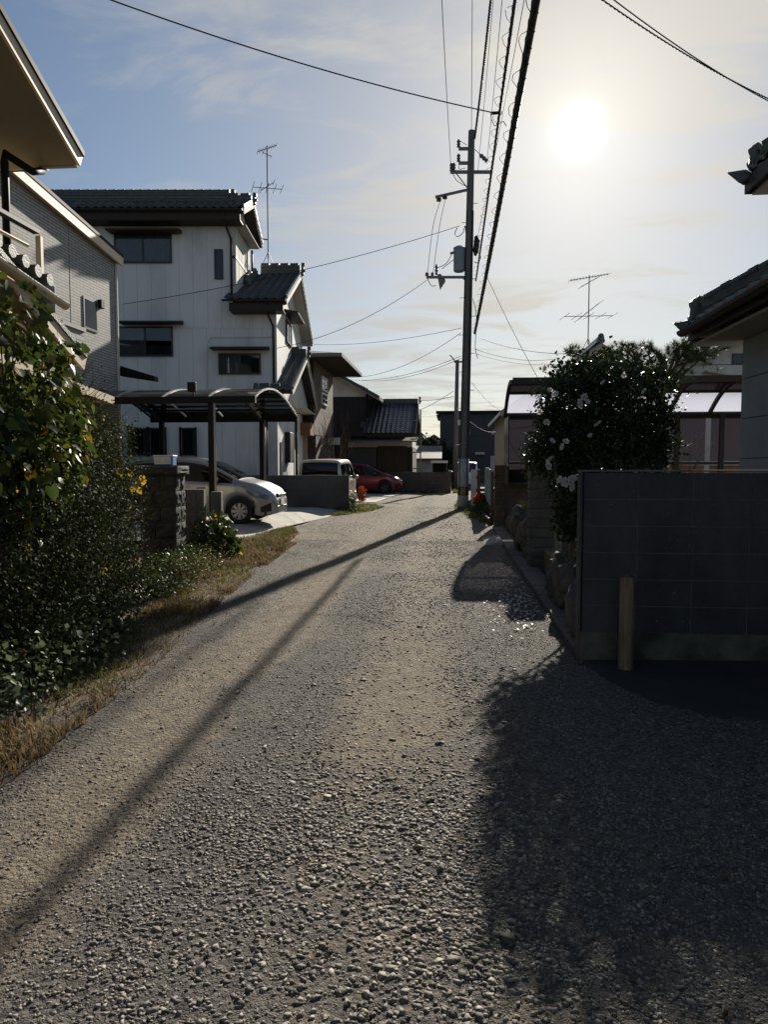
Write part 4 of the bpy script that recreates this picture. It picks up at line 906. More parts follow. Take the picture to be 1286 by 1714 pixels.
    for s_ in (-1, 1):
        patch('window_surround', m_trim, t, s_, gl0, gl1, 4.08, 4.97, .003, 30, 2)
        cuts = [gl0 + .04] + sp_['pillars'] + [gl1 - .05]
        for a, c in zip(cuts[:-1], cuts[1:]): patch('side_window', m_carglass, t, s_, a + .025, c - .025, 4.16, 4.9, .006, 14, 3)
        for xd in sp_['doors']: patch('door_seam', m_trim, t, s_, xd - .006, xd + .006, 5.3, 10.6, .002, 1, 14)
        for xd in sp_['handles']: o = patch('door_handle', sp_.get('hm', body), t, s_, xd - .09, xd + .09, 6.9, 7.25, .03, 4, 2)
        patch('sill', m_trim, t, s_, axr + WR + .08, axf - WR - .08, 10.75, 11, .004, 10, 2)
        x_ = sp_['mirror'][0]; pz = sp_['mirror'][1]; mo = MB()
        c = pt(x_, 5.2, s_, .10); mo.lathe([(.02, -.09), (.055, -.075), (.075, -.02), (.075, .05), (.06, .085), (.02, .09)], c + Vector((0, 0, .03)), (0, 1, .1), 10); mo.tube([c - Vector((0, .1 * s_, 0)), c], .02, 6); mo.build('mirror', body, t, smooth=True)
        ha, hb = sp_['lamp']; patch('headlamp', m_lamp, t, s_, ha, hb, lambda q_: 7.0 - .8 * q_ - .9 * (1 - q_), lambda q_: 6.9 + .6 + 1.3 * q_ ** .6, .006, 12, 4)
        la, lb = sp_['tail']; patch('tail_lamp', m_red, t, s_, la, lb, *sp_['tailu'], .006, 6, 4)
        fa, fb = sp_['fog']; patch('fog_lamp_recess', m_trim, t, s_, fa, fb, lambda q_: 9.9 - .5 * q_, 10.6, .005, 6, 3)
    patch('windscreen', m_carglass, t, 1, *sp_['ws'], 0, 2.75, .006, 14, 6, True)
    patch('rear_window', m_carglass, t, 1, *sp_['rw'], 0, 2.6, .008, 14, 6, True)
    zc = .62; fx = L1
    P('grille', m_trim, t, (fx - .12, fx + .008, -.36, .36, .60, .68), bevel=.01); P('badge', m_chrome, t, (fx + .009, fx + .016, -.06, .06, .62, .67), bevel=.004)
    P('lower_intake', m_trim, t, (fx - .15, fx + .006, -.45, .45, .27, .41), bevel=.015); P('number_plate', m_plate, t, (fx + .009, fx + .018, -.165, .165, .42, .58)); P('rear_plate', m_plate, t, (L0 - .02, L0 - .006, -.165, .165, .7, .86))
    P('underbody', m_trim, t, (L0 + .25, L1 - .2, -Wm + .16, Wm - .16, .18, .5))
    tyre = MB().lathe([(WR * .62, -.085), (WR * .9, -.095), (WR * .985, -.075), (WR, -.04), (WR, .04), (WR * .985, .075), (WR * .9, .095), (WR * .62, .085)], (0, 0, 0), (0, 1, 0), 30).mesh('tyre', m_tyre, True)
    wm = MB(); rr = WR * .66; ns = sp_.get('spokes', 8); wm.lathe([(rr * .86, .0), (rr, .0), (rr, .03), (rr * .96, .04), (rr * .86, .025)], (0, 0, 0), (0, 1, 0), 30); wm.lathe([(rr * .2, .0), (rr * .24, .02), (rr * .15, .04)], (0, 0, 0), (0, 1, 0), 12)
    for i in range(ns):
        a = 2 * math.pi * i / ns; d = Vector((math.cos(a), 0, math.sin(a))); e = Vector((-math.sin(a), 0, math.cos(a))); w0, w1 = rr * .10, rr * sp_.get('sw', .21)
        wm.prism([d * rr * .15 + e * w0 + Vector((0, .01, 0)), d * rr * .9 + e * w1 + Vector((0, .01, 0)), d * rr * .9 - e * w1 + Vector((0, .01, 0)), d * rr * .15 - e * w0 + Vector((0, .01, 0))], (0, .022, 0))
    rimm = wm.mesh('rim', sp_.get('rm', m_rim)); back = MB().lathe([(rr * .97, -.03), (rr * .97, .0), (rr * .1, .002)], (0, 0, 0), (0, 1, 0), 20).mesh('brake_disc', m_trim)
    for xc in (axf, axr):
        for s_ in (-1, 1):
            wo_ = newobj('wheel', tyre, t); wo_.location = (xc, s_ * (Wm - .12), WR); wo_.rotation_euler = (0, 0, 0 if s_ > 0 else math.pi)
            for me_ in (rimm, back): o = newobj(me_.name.split('.')[0], me_, wo_); o.location = (0, .055, 0)
            P('wheel_housing', m_trim, t, (xc - WR - .04, xc + WR + .04, min(s_ * .45, s_ * (Wm - .06)), max(s_ * .45, s_ * (Wm - .06)), WR + .1, WR * 2 + .04))
    return t
hatch = dict(W=1.695, wr=.292, axles=(1.14, -1.37), tumble=.24, glass=(-1.62, .98), pillars=[-.95, -.05], doors=[.62, -.3], handles=[-.1, -.95], mirror=(.62, 1.0), lamp=(1.2, 1.80), fog=(1.62, 1.84), tail=(-1.86, -1.66), tailu=(5.6, 7.6), ws=(.33, 1.10), rw=(-1.88, -1.5),
     top=[(-1.94, .62), (-1.925, .92), (-1.86, 1.08), (-1.62, 1.36), (-1.3, 1.455), (-.7, 1.50), (-.1, 1.50), (.3, 1.44), (.7, 1.25), (1.13, 1.01), (1.5, .93), (1.78, .80), (1.90, .69), (1.94, .5)], belt=[(-1.94, .98), (-1.4, 1.03), (-.6, .99), (.3, .93), (1.05, .90), (1.3, .88), (1.94, .6)],
     width=[(-1.94, .66), (-1.8, .77), (-1.4, .835), (-.3, .845), (1.0, .835), (1.5, .79), (1.75, .70), (1.9, .58), (1.94, .46)])
car('silver compact hatchback parked nose out under the carport', (-5.93, 16.55, .165), 0, paint('silver_paint', (.34, .35, .37), .65, .36), hatch)
red = dict(hatch); red.update(W=1.695, rm=m_rimdark, spokes=5, sw=.16, wr=.31, top=[(-1.95, .62), (-1.93, 1.0), (-1.85, 1.15), (-1.6, 1.42), (-1.2, 1.50), (-.6, 1.53), (-.1, 1.52), (.3, 1.45), (.75, 1.24), (1.2, 1.02), (1.55, .92), (1.82, .78), (1.92, .66), (1.95, .45)])
car('dark red hatchback glinting in the sun before the far block wall', (-4.52, 37.1, .05), 0, paint('red_paint', (.20, .008, .014), .35, .28), red)
van = dict(W=1.69, wr=.30, axles=(1.28, -1.45), tumble=.14, glass=(-1.9, 1.15), pillars=[-.95, .1], doors=[.72, -.25, -1.2], handles=[.0, -.35], mirror=(.95, 1.1), lamp=(1.5, 1.9), fog=(1.75, 1.92), tail=(-2.02, -1.93), tailu=(5.1, 6.6), ws=(.75, 1.5), rw=(-2.012, -1.90),
     top=[(-2.03, .5), (-2.025, 1.0), (-2.0, 1.25), (-1.93, 1.55), (-1.82, 1.67), (-1.3, 1.71), (0, 1.73), (.6, 1.68), (1.0, 1.45), (1.5, 1.06), (1.8, .95), (1.97, .78), (2.03, .5)], belt=[(-2.03, 1.02), (-1, 1.02), (.6, .97), (1.4, .95), (2.03, .7)], width=[(-2.03, .74), (-1.95, .80), (-1.6, .84), (0, .845), (1.3, .83), (1.8, .73), (2.0, .58), (2.03, .48)], sm=4, hm=m_chrome)
car('beige minivan seen from behind over the low block wall', (-4.55, 26.45, .0), math.pi / 2, paint('beige_paint', (.50, .44, .36), .4, .35), van)
van2 = dict(van); car('pale blue van half hidden behind the leaning utility pole', (.95, 47.5, .0), math.pi / 2, paint('pale_blue_paint', (.40, .46, .52), .2, .35), van2)

# ------------------------------------------------------------------ utility poles
pb_ = Vector((.42, 24.6, 0)); pt_ = at(790, 219, 24.6)
up_ = thing('utility_pole', 'tall leaning concrete utility pole with transformer beside the lane', 'pole', pb_)
def pl(px, py, y=24.6): return at(px, py, y) - pb_
axis = pt_ - pb_
def pax(z): return axis * (z / axis.z)
def prad(z): return .165 - .055 * z / axis.z
zs = np.linspace(-.2, axis.z, 14)
MB().tube([pax(z) for z in zs], [prad(z) for z in zs], 16).build('shaft', m_polec, up_, smooth=True)
zs = (pl(775, 848).z, pl(775, 768).z); MB().tube([pax(z) for z in np.linspace(-.1, zs[1], 4)], [prad(z) + .025 for z in np.linspace(0, zs[1], 4)], 16).build('sheath', m_poleband, up_, smooth=True)
zt0, zt1 = pl(772, 829).z, pl(772, 815).z
MB().tube([pax(zt0), pax(zt1)], prad(0) + .029, 16).build('tag_band', m_trim, up_)
tg = MB()
for i in range(3):
    a = -math.pi / 2 - .35 + i * .3; c = Vector((math.cos(a), math.sin(a), 0)) * (prad(0) + .033); e = Vector((-math.sin(a), math.cos(a), 0)); tg.beam(pax(zt0 + .03) + c, pax(zt1 - .03) + c, .025, .006, up=e.cross(Vector((0, 0, 1))))
tg.build('tag_stripes', m_yellow, up_)
for py in (742, 748): z = pl(775, py).z; MB().tube([pax(z - .02), pax(z + .02)], prad(z) + .012, 14).build('clamp_band', m_steel, up_)
def arm(nm, p, q, w_=.08, h=.08, m_=None): return MB().beam(p, q, w_, h).build(nm, m_ or m_polec, up_)
arm('crossarm', pl(754, 288), pl(823, 288), .09, .09, m_steel); arm('crossarm_brace', pl(764, 290), pl(784, 316), .03, .03, m_steel)
arm('upper_bracket', pl(768, 249), pl(788, 249), .08, .09, m_steel); arm('upper_bracket', pl(768, 273), pl(788, 273), .08, .09, m_steel)
arm('service_arm', pl(729, 330), pl(786, 317), .06, .08, m_steel); arm('transformer_arm', pl(714, 464), pl(782, 464), .07, .08, m_steel); arm('arm_brace', pl(774, 464), pl(783, 472), .05, .05, m_steel)
def insulator(px, py, h=.3, r=.07, ax=(0, 0, 1)):
    prof = [(r * .5, 0)]
    for i in range(3): prof += [(r, h * (i + .3) / 3), (r * .55, h * (i + .7) / 3)]
    prof += [(r * .4, h)]; MB().lathe(prof, pl(px, py), ax, 10).build('insulator', m_porc, up_)
for a in ((768, 247, .26), (768, 271, .26), (756, 287, .28), (760, 287, .28)): insulator(*a)
insulator(816, 270, .35, .08, (-.7, .1, .7)); insulator(735, 337, .12, .09); insulator(745, 333, .12, .09); insulator(731, 460, .35, .06); insulator(715, 462, .12, .07); insulator(724, 462, .12, .06)
tc = pl(769, 455); th_ = pl(769, 415).z - tc.z; tm = MB(); tm.lathe([(.16, 0), (.19, .03), (.195, .08), (.195, th_ - .06), (.205, th_ - .05), (.205, th_), (.12, th_ + .05)], tc, (0, 0, 1), 20); tm.build('transformer', m_trafo, up_, smooth=False)
MB().tube([tc + Vector((-.17, -.05, th_ - .15)), tc + Vector((-.3, -.08, th_ - .2))], .04, 8).build('bushing', m_porc, up_)
sw = MB(); c = pl(738, 470); sw.prism([c + Vector((-.12, 0, .22)), c + Vector((.0, 0, .24)), c + Vector((.17, 0, .02)), c + Vector((-.02, 0, -.28))], (0, .18, 0)); sw.build('cutout_switch', m_steel, up_, .02)
MB().tube([pl(797, 395), pl(799, 402), pl(797, 420), pl(796, 428)], [.05, .1, .1, .04], 8).build('cable_closure', m_cable, up_)
st_ = MB()
for i in range(14):
    z = 2.2 + i * .62; s_ = 1 if i % 2 else -1; st_ = MB().tube([pax(z), pax(z) + Vector((s_ * (prad(z) + .14), 0, 0))], .011, 5); st_.build('step_bolt', m_steel, up_)
for r_, off in ((.016, (-.13, -.12)), (.02, (.10, -.14)), (.014, (.15, -.08))):
    zz_ = np.linspace(.5, 10, 12); MB().tube([pax(z) + Vector((off[0] * prad(z) / .15, off[1] * prad(z) / .15, 0)) for z in zz_], r_, 5).build('riser_cable', m_cable, up_)
def jump(pts, r=.012): 
    pts = [pl(*p) for p in pts]; out = []
    for i in range(len(pts) - 1):
        p0, p1, p2, p3 = pts[max(i - 1, 0)], pts[i], pts[i + 1], pts[min(i + 2, len(pts) - 1)]
        for k_ in range(6):
            u = k_ / 6; out.append(.5 * ((2 * p1) + (p2 - p0) * u + (2 * p0 - 5 * p1 + 4 * p2 - p3) * u * u + (3 * p1 - p0 - 3 * p2 + p3) * u ** 3))
    out.append(pts[-1]); MB().tube(out, r, 5).build('jumper_wire', m_cable, up_)
jump([(766, 381), (762, 390), (766, 396), (775, 390), (779, 378), (781, 395), (788, 405)], .014); jump([(738, 334), (725, 380), (716, 458)], .009); jump([(746, 333), (736, 380), (725, 460)], .009)
jump([(757, 425), (748, 440), (738, 446), (731, 448)]); jump([(780, 415), (765, 430), (740, 450)]); jump([(771, 236), (782, 243)], .01); jump([(795, 250), (808, 262), (812, 266)], .012); jump([(758, 290), (766, 303), (784, 314)])
jump([(797, 420), (805, 430), (800, 440), (794, 438)]); jump([(792, 500), (798, 530), (796, 580), (800, 600)]); jump([(716, 466), (722, 478), (730, 478)]); jump([(770, 274), (769, 283), (780, 281)], .01)
p2 = Vector((at(762, 780, 45).x, 45, 0)); u2 = thing('utility_pole', 'slimmer utility pole standing behind the tall leaning pole', 'pole', p2); h2 = at(762, 603, 45).z
MB().tube([(0, 0, -.2), (at(766, 603, 45).x - p2.x, 0, h2)], [.17, .11], 12).build('shaft', m_polec, u2, smooth=True)
P('crossarm', m_steel, u2, (-.1, .9, -.05, .05, h2 - .15, h2 - .05)); MB().beam((.0, 0, h2 - .1), (-.35, -.2, h2 + .3), .05).build('bracket', m_steel, u2); P('junction_box', m_palewall, u2, (.12, .45, -.2, .05, at(762, 712, 45).z, at(762, 703, 45).z), bevel=.02)

# ------------------------------------------------------------------ overhead wires
def pz(px, py, z): return gd(px, py, z)
def wire(label, a, b, sag=.2, r=.009, name='overhead_wire', n=24, helix=None, curl=None):
    a, b = Vector(a), Vector(b); pts = [a.lerp(b, i / n) - Vector((0, 0, sag * 4 * (i / n) * (1 - i / n))) for i in range(n + 1)]
    t = tag(MB().tube(pts, r, 6 if r < .03 else 10).build(name, m_cable, smooth=True), label, 'wire')
    f = lambda u: a.lerp(b, u) - Vector((0, 0, sag * 4 * u * (1 - u)))
    if helix:
        rr, turns, rw = helix; N_ = int(turns * 9); MB().tube([f(i / N_) + Vector((math.cos(i * 2 * math.pi / 9), 0, math.sin(i * 2 * math.pi / 9))) * rr for i in range(N_ + 1)], rw, 4).build('spiral_hanger', m_cable, t)
    if curl:
        rr, cnt, rw = curl; L_ = (b - a).length
        for k_ in range(cnt):
            u0 = (k_ + .2) / cnt; w_ = .75 / cnt; c = MB(); c.tube([f(u0 + w_ * j / 8) + Vector((-math.sin(math.pi * j / 8) * rr * random.uniform(.85, 1.1), 0, -.02 + math.sin(math.pi * j / 8) * rr * .3)) for j in range(9)], rw, 4); c.build('hanger_loop', m_cable, t)
    return t
pa = Vector((.78, 24.5, 5.95))
wire('thick black cable bundle sweeping down the sky to the tall pole', (.78, -7, 6.35), pa, .28, .041, 'cable_bundle', helix=(.044, 110, .004), curl=(.11, 46, .004))
wire('thinner looped cable bundle just left of the thickest one', (.72, -7, 7.6), at(797, 470, 24.5), .35, .022, 'cable_bundle', helix=(.026, 140, .004), curl=(.11, 56, .004))
wire('twisted supply cable rising to the top of the tall pole', pz(822, 0, 12.6), at(795, 232, 24.6), .12, .02, 'cable_bundle', helix=(.024, 70, .014))
wire('leftmost thin wire dropping from above to the crossarm end', pz(740, 0, 12.3), at(755, 275, 24.6), .12)
wire('thin vertical looking wire passing in front of the pole top', pz(791, 0, 12.5), at(789, 300, 24.5), .1, .008)
wire('thin wire just right of the twisted supply cable', pz(826, 0, 11.9), at(800, 290, 24.6), .1, .007)
wire('thin wire between twisted cable and looped bundle', pz(841, 0, 11.5), at(815, 275, 24.6), .1, .008)
wire('thin wire close beside the thick cable bundle', pz(878, 0, 8.2), at(800, 395, 24.6), .15, .006)
J = at(832, 189, 13.0)
jn = thing('cable_joint', 'cable joint with dangling loop hung among the bundles', 'joint', J); MB().tube([(-.09, 0, 0), (.09, 0, .0)], .028, 8).build('clamp', m_cable, jn)
MB().tube([at(px, py, 13.0) - J for px, py in ((822, 188), (823, 200), (828, 211), (838, 206), (843, 203), (848, 211))], .008, 5).build('loop', m_cable, jn)
wire('single service wire crossing the upper left sky', (-9.2, 9.5, at(193, 0, 9.5).z + .0) if False else at(150, -13, 10.0), at(823, 188, 13.0), .12, .010)
wire('upper of two wires crossing the top right corner', at(1000, -22, 9.0), at(1330, 190, 12.0), .1, .008); wire('lower of two wires crossing the top right corner', at(990, -14, 9.4), at(1330, 184, 12.4), .1, .008, helix=(.012, 60, .004))
hb = L(462, 580, 23.9)
wire('service wire from the pole to the white house wall', at(770, 378, 24.6), RV * hp(205, 509, 23.6).x + FH * 23.6 + Vector((0, 0, hp(205, 509, 23.6).z)), .25, .010)
wire('service wire from the transformer arm to the white house corner', at(716, 468, 24.6), RV * hp(462, 583, 23.8).x + FH * 23.8 + Vector((0, 0, hp(462, 583, 23.8).z)), .35, .009)
for k_, (a, b, s_, lb) in enumerate([((773, 549), (480, 573), .3, 'faint wire level with the middle roof of the white house'), ((772, 557), (545, 628), .6, 'sagging wire from the pole towards the brown house'), ((772, 596), (560, 632), .4, 'pole wire just above the brown house eave'), ((772, 600), (600, 636), .3, 'lowest of the wires running left to the black boarded house'),
                                   ((760, 654), (640, 700), .4, 'wire from the slim pole towards the annex roof'), ((760, 663), (700, 670), .1, 'short wire from the slim pole towards the annex ridge')]):
    wire(lb, at(*a, 24.6 if k_ < 4 else 45), at(*b, 31 if k_ == 1 else (36 if k_ < 4 else 48)), s_, .008 if k_ < 4 else .014)
for k_, (a, b, ya, yb, s_, lb) in enumerate([((803, 566), (960, 592), 24.6, 22, .15, 'wire from the pole to the house behind the camellia'), ((797, 585), (935, 600), 24.6, 30, .2, 'upper faint wire right of the pole'), ((797, 592), (930, 607), 24.6, 34, .2, 'lower faint wire right of the pole'),
                                          ((812, 455), (905, 640), 24.6, 23, .1, 'steep thin wire descending right of the pole'), ((790, 640), (855, 690), 24.6, 40, .3, 'wire sagging from the pole towards the navy house'), ((783, 702), (842, 718), 44.8, 61, .5, 'pale wire sagging in front of the navy house'), ((700, 695), (735, 693), 52, 61.5, .1, 'short wire left of the navy house roof')]):
    wire(lb, at(*a, ya), at(*b, yb), s_, .008 if ya < 30 else .02)

# ------------------------------------------------------------------ house on the right edge
m_bluegrey = mat('blue_grey_wall_panel', (.30, .33, .34), .8, (.25, .275, .285), 2.5, .06, 60)
m_soffit = mat('grey_soffit', (.26, .25, .23), .8)
ra = thing('house', 'blue grey house with sweeping tiled eaves at the right edge', 'house', (3.1, 8.0, 0))
P('wall', m_mortar, ra, (.012, 5, -9, -.012, -.1, 3.1))
for i in range(8): P('wall_panel', m_bluegrey, ra, (-.001, .010, -9, 0, -.1 + i * .42, .31 + i * .42)); P('rear_panel', m_bluegrey, ra, (0.011, 5, -.011, .0, -.1 + i * .42, .31 + i * .42))
ex, ey, ez_ = -.40, .45, 3.04; sl_ = .45
A = Vector((ex, ey, ez_)); B_ = Vector((ex, -9, ez_)); H1 = Vector((1.3, ey - 1.85, ez_ + 1.85 * sl_)); H0 = Vector((1.3, -9, ez_ + 1.85 * sl_)); E_ = Vector((6, ey, ez_)); H2 = Vector((6, ey - 1.85, ez_ + 1.85 * sl_))
for nm, pts in (('eave_roof', [A, H1, H0, B_]), ('rear_eave_roof', [A, E_, H2, H1])):
    m = MB(); m.prism(pts, (0, 0, -.1)); r_ = m.build(nm, m_soffit, ra)
    if nm == 'eave_roof': tiles(r_, B_ + Vector((-.05, 5.6, 0)), (0, 1, 0), (1, 0, sl_), 0, 0); er = r_
u, v = Vector((0, -1, 0)), Vector((1, 0, sl_)).normalized()
R3 = Matrix((u, v, u.cross(v))).transposed(); 
for r in range(8):
    for c in range(20):
        p = A + Vector((-.05, -.12 - c * TW - r * TE * .9, .02)) + v * (r * TE)
        if c < 20 and p.y - .27 > -5.5: t_ = newobj('roof_tile', TILE, er); t_.matrix_local = Matrix.Translation(p) @ R3.to_4x4()
gutter(ra, A + Vector((-.1, 0, -.03)), B_ + Vector((-.1, 0, -.03)), .06); P('fascia', m_brownmetal, ra, (ex - .03, ex - .001, -9, ey, ez_ - .14, ez_ - .01), (ex, 5, ey + .001, ey + .03, ez_ - .14, ez_ - .01))
P('soffit', m_soffit, ra, (ex + .02, -.004, -9, ey - .02, ez_ - .2, ez_ - .17), (0, 5, .004, ey - .02, ez_ - .2, ez_ - .17))
ridge(ra, A + Vector((.12, -.12, .07)), H1 + Vector((0, 0, .03)), .2, .22, ends=(1, 0))
MB().prism([A + Vector((-.10, .12, .08)), A + Vector((.1, .12, .11)), A + Vector((.14, .0, .02)), A + Vector((-.02, .02, -.05))], (-.12, -.12, 0)).build('corner_tile', m_tilegreen, ra, .02)
A2 = at(1252, 298, 10.) - Vector((3.1, 8, 0)); P('upper_wall', m_bluegrey, ra, (1.31, 6, -9, A2.y - .75, 3.3, A2.z + .1))
B2 = A2 + Vector((0, -11, 0)); Hh = A2 + Vector((2.2, -2.2, 1.0)); H3 = Hh + Vector((0, -9, 0)); E2 = A2 + Vector((7, 0, 0)); H4 = Hh + Vector((5, 0, 0))
ur = MB().prism([A2, Hh, H3, B2], (0, 0, -.12)).build('upper_roof', m_soffit, ra); MB().prism([A2, E2, H4, Hh], (0, 0, -.12)).build('upper_rear_roof', m_soffit, ra)
v = Vector((2.2, 0, 1.0)).normalized(); R3 = Matrix((u, v, u.cross(v))).transposed()
for r in range(5):
    for c in range(10): t_ = newobj('roof_tile', TILE, ur); t_.matrix_local = Matrix.Translation(A2 + Vector((-.05, -.2 - c * TW - r * TE * .9, .02)) + v * (r * TE)) @ R3.to_4x4()
u_ = Vector((1, 0, 0)); v_ = Vector((0, -2.2, 1.0)).normalized()
for c in range(8): o = MB().tube([(0, .12, 0), (0, -.1, .045)], .055, 10).build('round_cap_tile', m_tilegreen, ra); o.location = A2 + Vector((.1 + c * .25, .03, .05))
ridge(ra, A2 + Vector((.14, -.14, .1)), Hh + Vector((0, 0, .03)), .22, .24, ends=(1, 0)); P('upper_soffit', m_soffit, ra, (A2.x + .05, A2.x + 5, A2.y - 10, A2.y - .05, A2.z - .24, A2.z - .21)); P('upper_fascia', m_brownmetal, ra, (A2.x - .02, A2.x + 5, A2.y + .001, A2.y + .03, A2.z - .2, A2.z - .02), (A2.x - .03, A2.x - .001, A2.y - 10, A2.y, A2.z - .2, A2.z - .02))
MB().prism([A2 + Vector((-.15, .15, .10)), A2 + Vector((.1, .12, .12)), A2 + Vector((.14, .0, -.02)), A2 + Vector((-.02, .02, -.10))], (-.12, -.12, 0)).build('corner_tile', m_tilegreen, ra, .02)

# ------------------------------------------------------------------ house behind the camellia, lilac carport
yB = 28.; B0 = at(850, 700, yB); hbh = thing('house', 'single storey gabled house behind the camellia and lilac carport', 'house', (B0.x, yB, 0))
def bl(px, py, y=yB): return at(px, py, y) - Vector((B0.x, yB, 0))
ap_ = bl(1000, 578); el_ = bl(836, 690); er_ = Vector((2 * ap_.x - el_.x, 0, el_.z))
P('wall', m_cream, hbh, (0, er_.x - .4, 0, 8, -.1, el_.z + .05)); MB().prism([(0, .0, el_.z + .05), (er_.x - .4, .0, el_.z + .05), (ap_.x, .0, ap_.z - .2)], (0, 8, 0)).build('gable_wall', m_cream, hbh)
MB().prism([(el_.x, -.7, el_.z), (ap_.x, -.7, ap_.z), (er_.x, -.7, er_.z), (er_.x, -.7, er_.z - .14), (ap_.x, -.7, ap_.z - .16), (el_.x, -.7, el_.z - .14)], (0, 9, 0)).build('roof', m_tile, hbh)
MB().prism([(el_.x + .02, -.74, el_.z - .03), (ap_.x, -.74, ap_.z - .05), (er_.x, -.74, er_.z - .03), (er_.x, -.74, er_.z - .22), (ap_.x, -.74, ap_.z - .26), (el_.x + .02, -.74, el_.z - .22)], (0, .035, 0)).build('bargeboard', m_cream, hbh)
ridge(hbh, (ap_.x, -.6, ap_.z), (ap_.x, 8, ap_.z), .22, .26, caps=False, ends=(1, 0), m_=m_tile)
vt = MB()
for i in range(5): vt.box(.02, .45, -.03, -.002, el_.z - .2 - i * .07, el_.z - .16 - i * .07)
vt.build('louvre_vent', m_whiteframe, hbh)
w0, w1 = bl(1140, 700, 30), bl(1300, 700, 30)
P('wing_wall', m_white2, hbh, (w0.x, w1.x, 2, 8, -.1, bl(1200, 610, 30).z)); MB().prism([(w0.x - .3, 1.4, bl(1150, 606, 30).z), (w1.x, 1.4, bl(1286, 545, 30).z), (w1.x, 8, bl(1286, 545, 30).z), (w0.x - .3, 8, bl(1150, 606, 30).z)], (0, 0, -.14)).build('wing_roof', m_tile, hbh)
MB().prism([(w0.x, 2, bl(1200, 611, 30).z), (w1.x, 2, bl(1200, 611, 30).z), (w1.x, 2, bl(1286, 550, 30).z)], (0, 5, 0)).build('wing_gable', m_white2, hbh)
window(hbh, 'y-', 2, bl(1226, 600, 30).x, bl(1262, 600, 30).x, bl(1240, 610, 30).z, bl(1240, 592, 30).z, panes=2, curtain=None)
MB().beam(bl(1180, 622, 29.7), bl(1246, 634, 29.7), .5, .05).build('door_hood', m_cream, hbh)
an2 = bl(985, 578, 30) + Vector((B0.x, yB, 0)); q2 = at(985, 465, 30)
antenna('television_antenna', 'rooftop aerial above the camellia tree', (an2.x, an2.y, ap_.z + .12), (an2.x, an2.y, q2.z + .1), .15, [(q2.z - ap_.z - .1, 1.6, 14, .26, .14), (q2.z - ap_.z - .3, .7, 3, .3, .2), (at(985, 522, 30).z - ap_.z - .1, .9, 3, .5, .35), (at(985, 530, 30).z - ap_.z - .1, 2.0, 5, .7, .03)])
# lilac carport: high edge towards the lane corner, low edge behind
lc = thing('carport', 'curved lilac polycarbonate carport behind the camellia tree', 'carport', (1.5, 18, .25))
yh, yl = 15.0, 17.0; zh = at(1000, 636, yh).z - .25; zl = at(1000, 694, yl).z - .25; xa_, xb_ = at(846, 690, yl).x - 1.5, 6.4
def arc2(t): return (yh - 18) + (yl - yh) * t, zh + (zl - zh) * t ** 1.9 + .10 * math.sin(math.pi * t)
xs_ = [xa_ - .0] + [at(px, 690, yl).x - 1.5 for px in (912, 986, 1053, 1120, 1187)] + [xb_]
ts2 = np.linspace(0, 1, 13)
for a, b in zip(xs_[:-1], xs_[1:]):
    for t0, t1 in ((0, .33), (.33, .62), (.62, 1)):
        MB().grid([[(x_, *arc2(t)) for t in np.linspace(t0 + .01, t1 - .01, 6)] for x_ in (a + .03, b - .03)]).build('roof_sheet', m_polyp, lc, smooth=True)
for x_ in xs_:
    m = MB()
    for a, b in zip(ts2[:-1], ts2[1:]): m.beam((x_, arc2(a)[0], arc2(a)[1] - .02), (x_, arc2(b)[0], arc2(b)[1] - .02), .07, .09)
    m.build('roof_rib', m_brownmetal, lc)
for t in (.0, .33, .62, 1.): MB().beam((xs_[0], arc2(t)[0], arc2(t)[1]), (xs_[-1], arc2(t)[0], arc2(t)[1]), .06, .05 if 0 < t < 1 else .13).build('purlin', m_brownmetal, lc)
yq = yl - 18
for x_ in (xs_[0] + .05, xs_[2], xs_[4] + .2, xs_[5] + .3, xs_[6]): P('post', m_brownmetal, lc, (x_ - .05, x_ + .05, yq - .05, yq + .05, .0, zl))
for i in range(6):
    a, b = xs_[i], xs_[i + 1]; P('screen_panel', m_polyscreen, lc, (a + .06, b - .06, yq - .012, yq - .004, 1.35, zl - .1))
    P('lower_panel', m_orange if i > 3 else m_polyscreen, lc, (a + .06, b - .06, yq + .02, yq + .03, .85, 1.25))
for z in (zl - .07, 1.3, .82): P('screen_rail', m_brownmetal, lc, (xs_[0], xs_[-1], yq - .03, yq + .015, z - .03, z + .03))
for y_ in (yh - 18,): P('front_post', m_brownmetal, lc, (xs_[-1] - .06, xs_[-1] + .06, y_, y_ + .12, 0, zh))
P('side_screen', m_polyscreen, lc, (xs_[0] - .012, xs_[0] - .004, yq - 1.2, yq, .85, zl - .1))

# ------------------------------------------------------------------ plants
def leafmat(name, c, c2, rough=.45, trans=.3, spec=.25, island=.45):
    rough = max(rough, .45); spec = min(spec, .22)
    return mat(name, c, rough, c2, 2.3, 0, island=island, trans=trans, spec=spec)
m_leafd = leafmat('small_shrub_leaf', (.015, .024, .007), (.036, .042, .013), .7, .25, .1); m_vine = leafmat('vine_leaf', (.04, .075, .015), (.10, .11, .02), .42, .38); m_yell = leafmat('yellow_leaf', (.42, .26, .02), (.30, .16, .02), .5, .45)
m_pale = leafmat('pale_weed_leaf', (.075, .10, .05), (.11, .13, .075), .35, .3); m_cam = leafmat('camellia_leaf', (.012, .026, .008), (.028, .045, .012), .22, .12, .6); m_bush = leafmat('broad_bush_leaf', (.03, .055, .012), (.06, .08, .02), .35, .35)
m_dry = mat('dry_grass', (.23, .155, .075), .8, (.12, .085, .042), 1.6, island=.4, trans=.35); m_grass = mat('green_grass', (.09, .11, .02), .7, (.16, .15, .035), 2.5, island=.35, trans=.35)
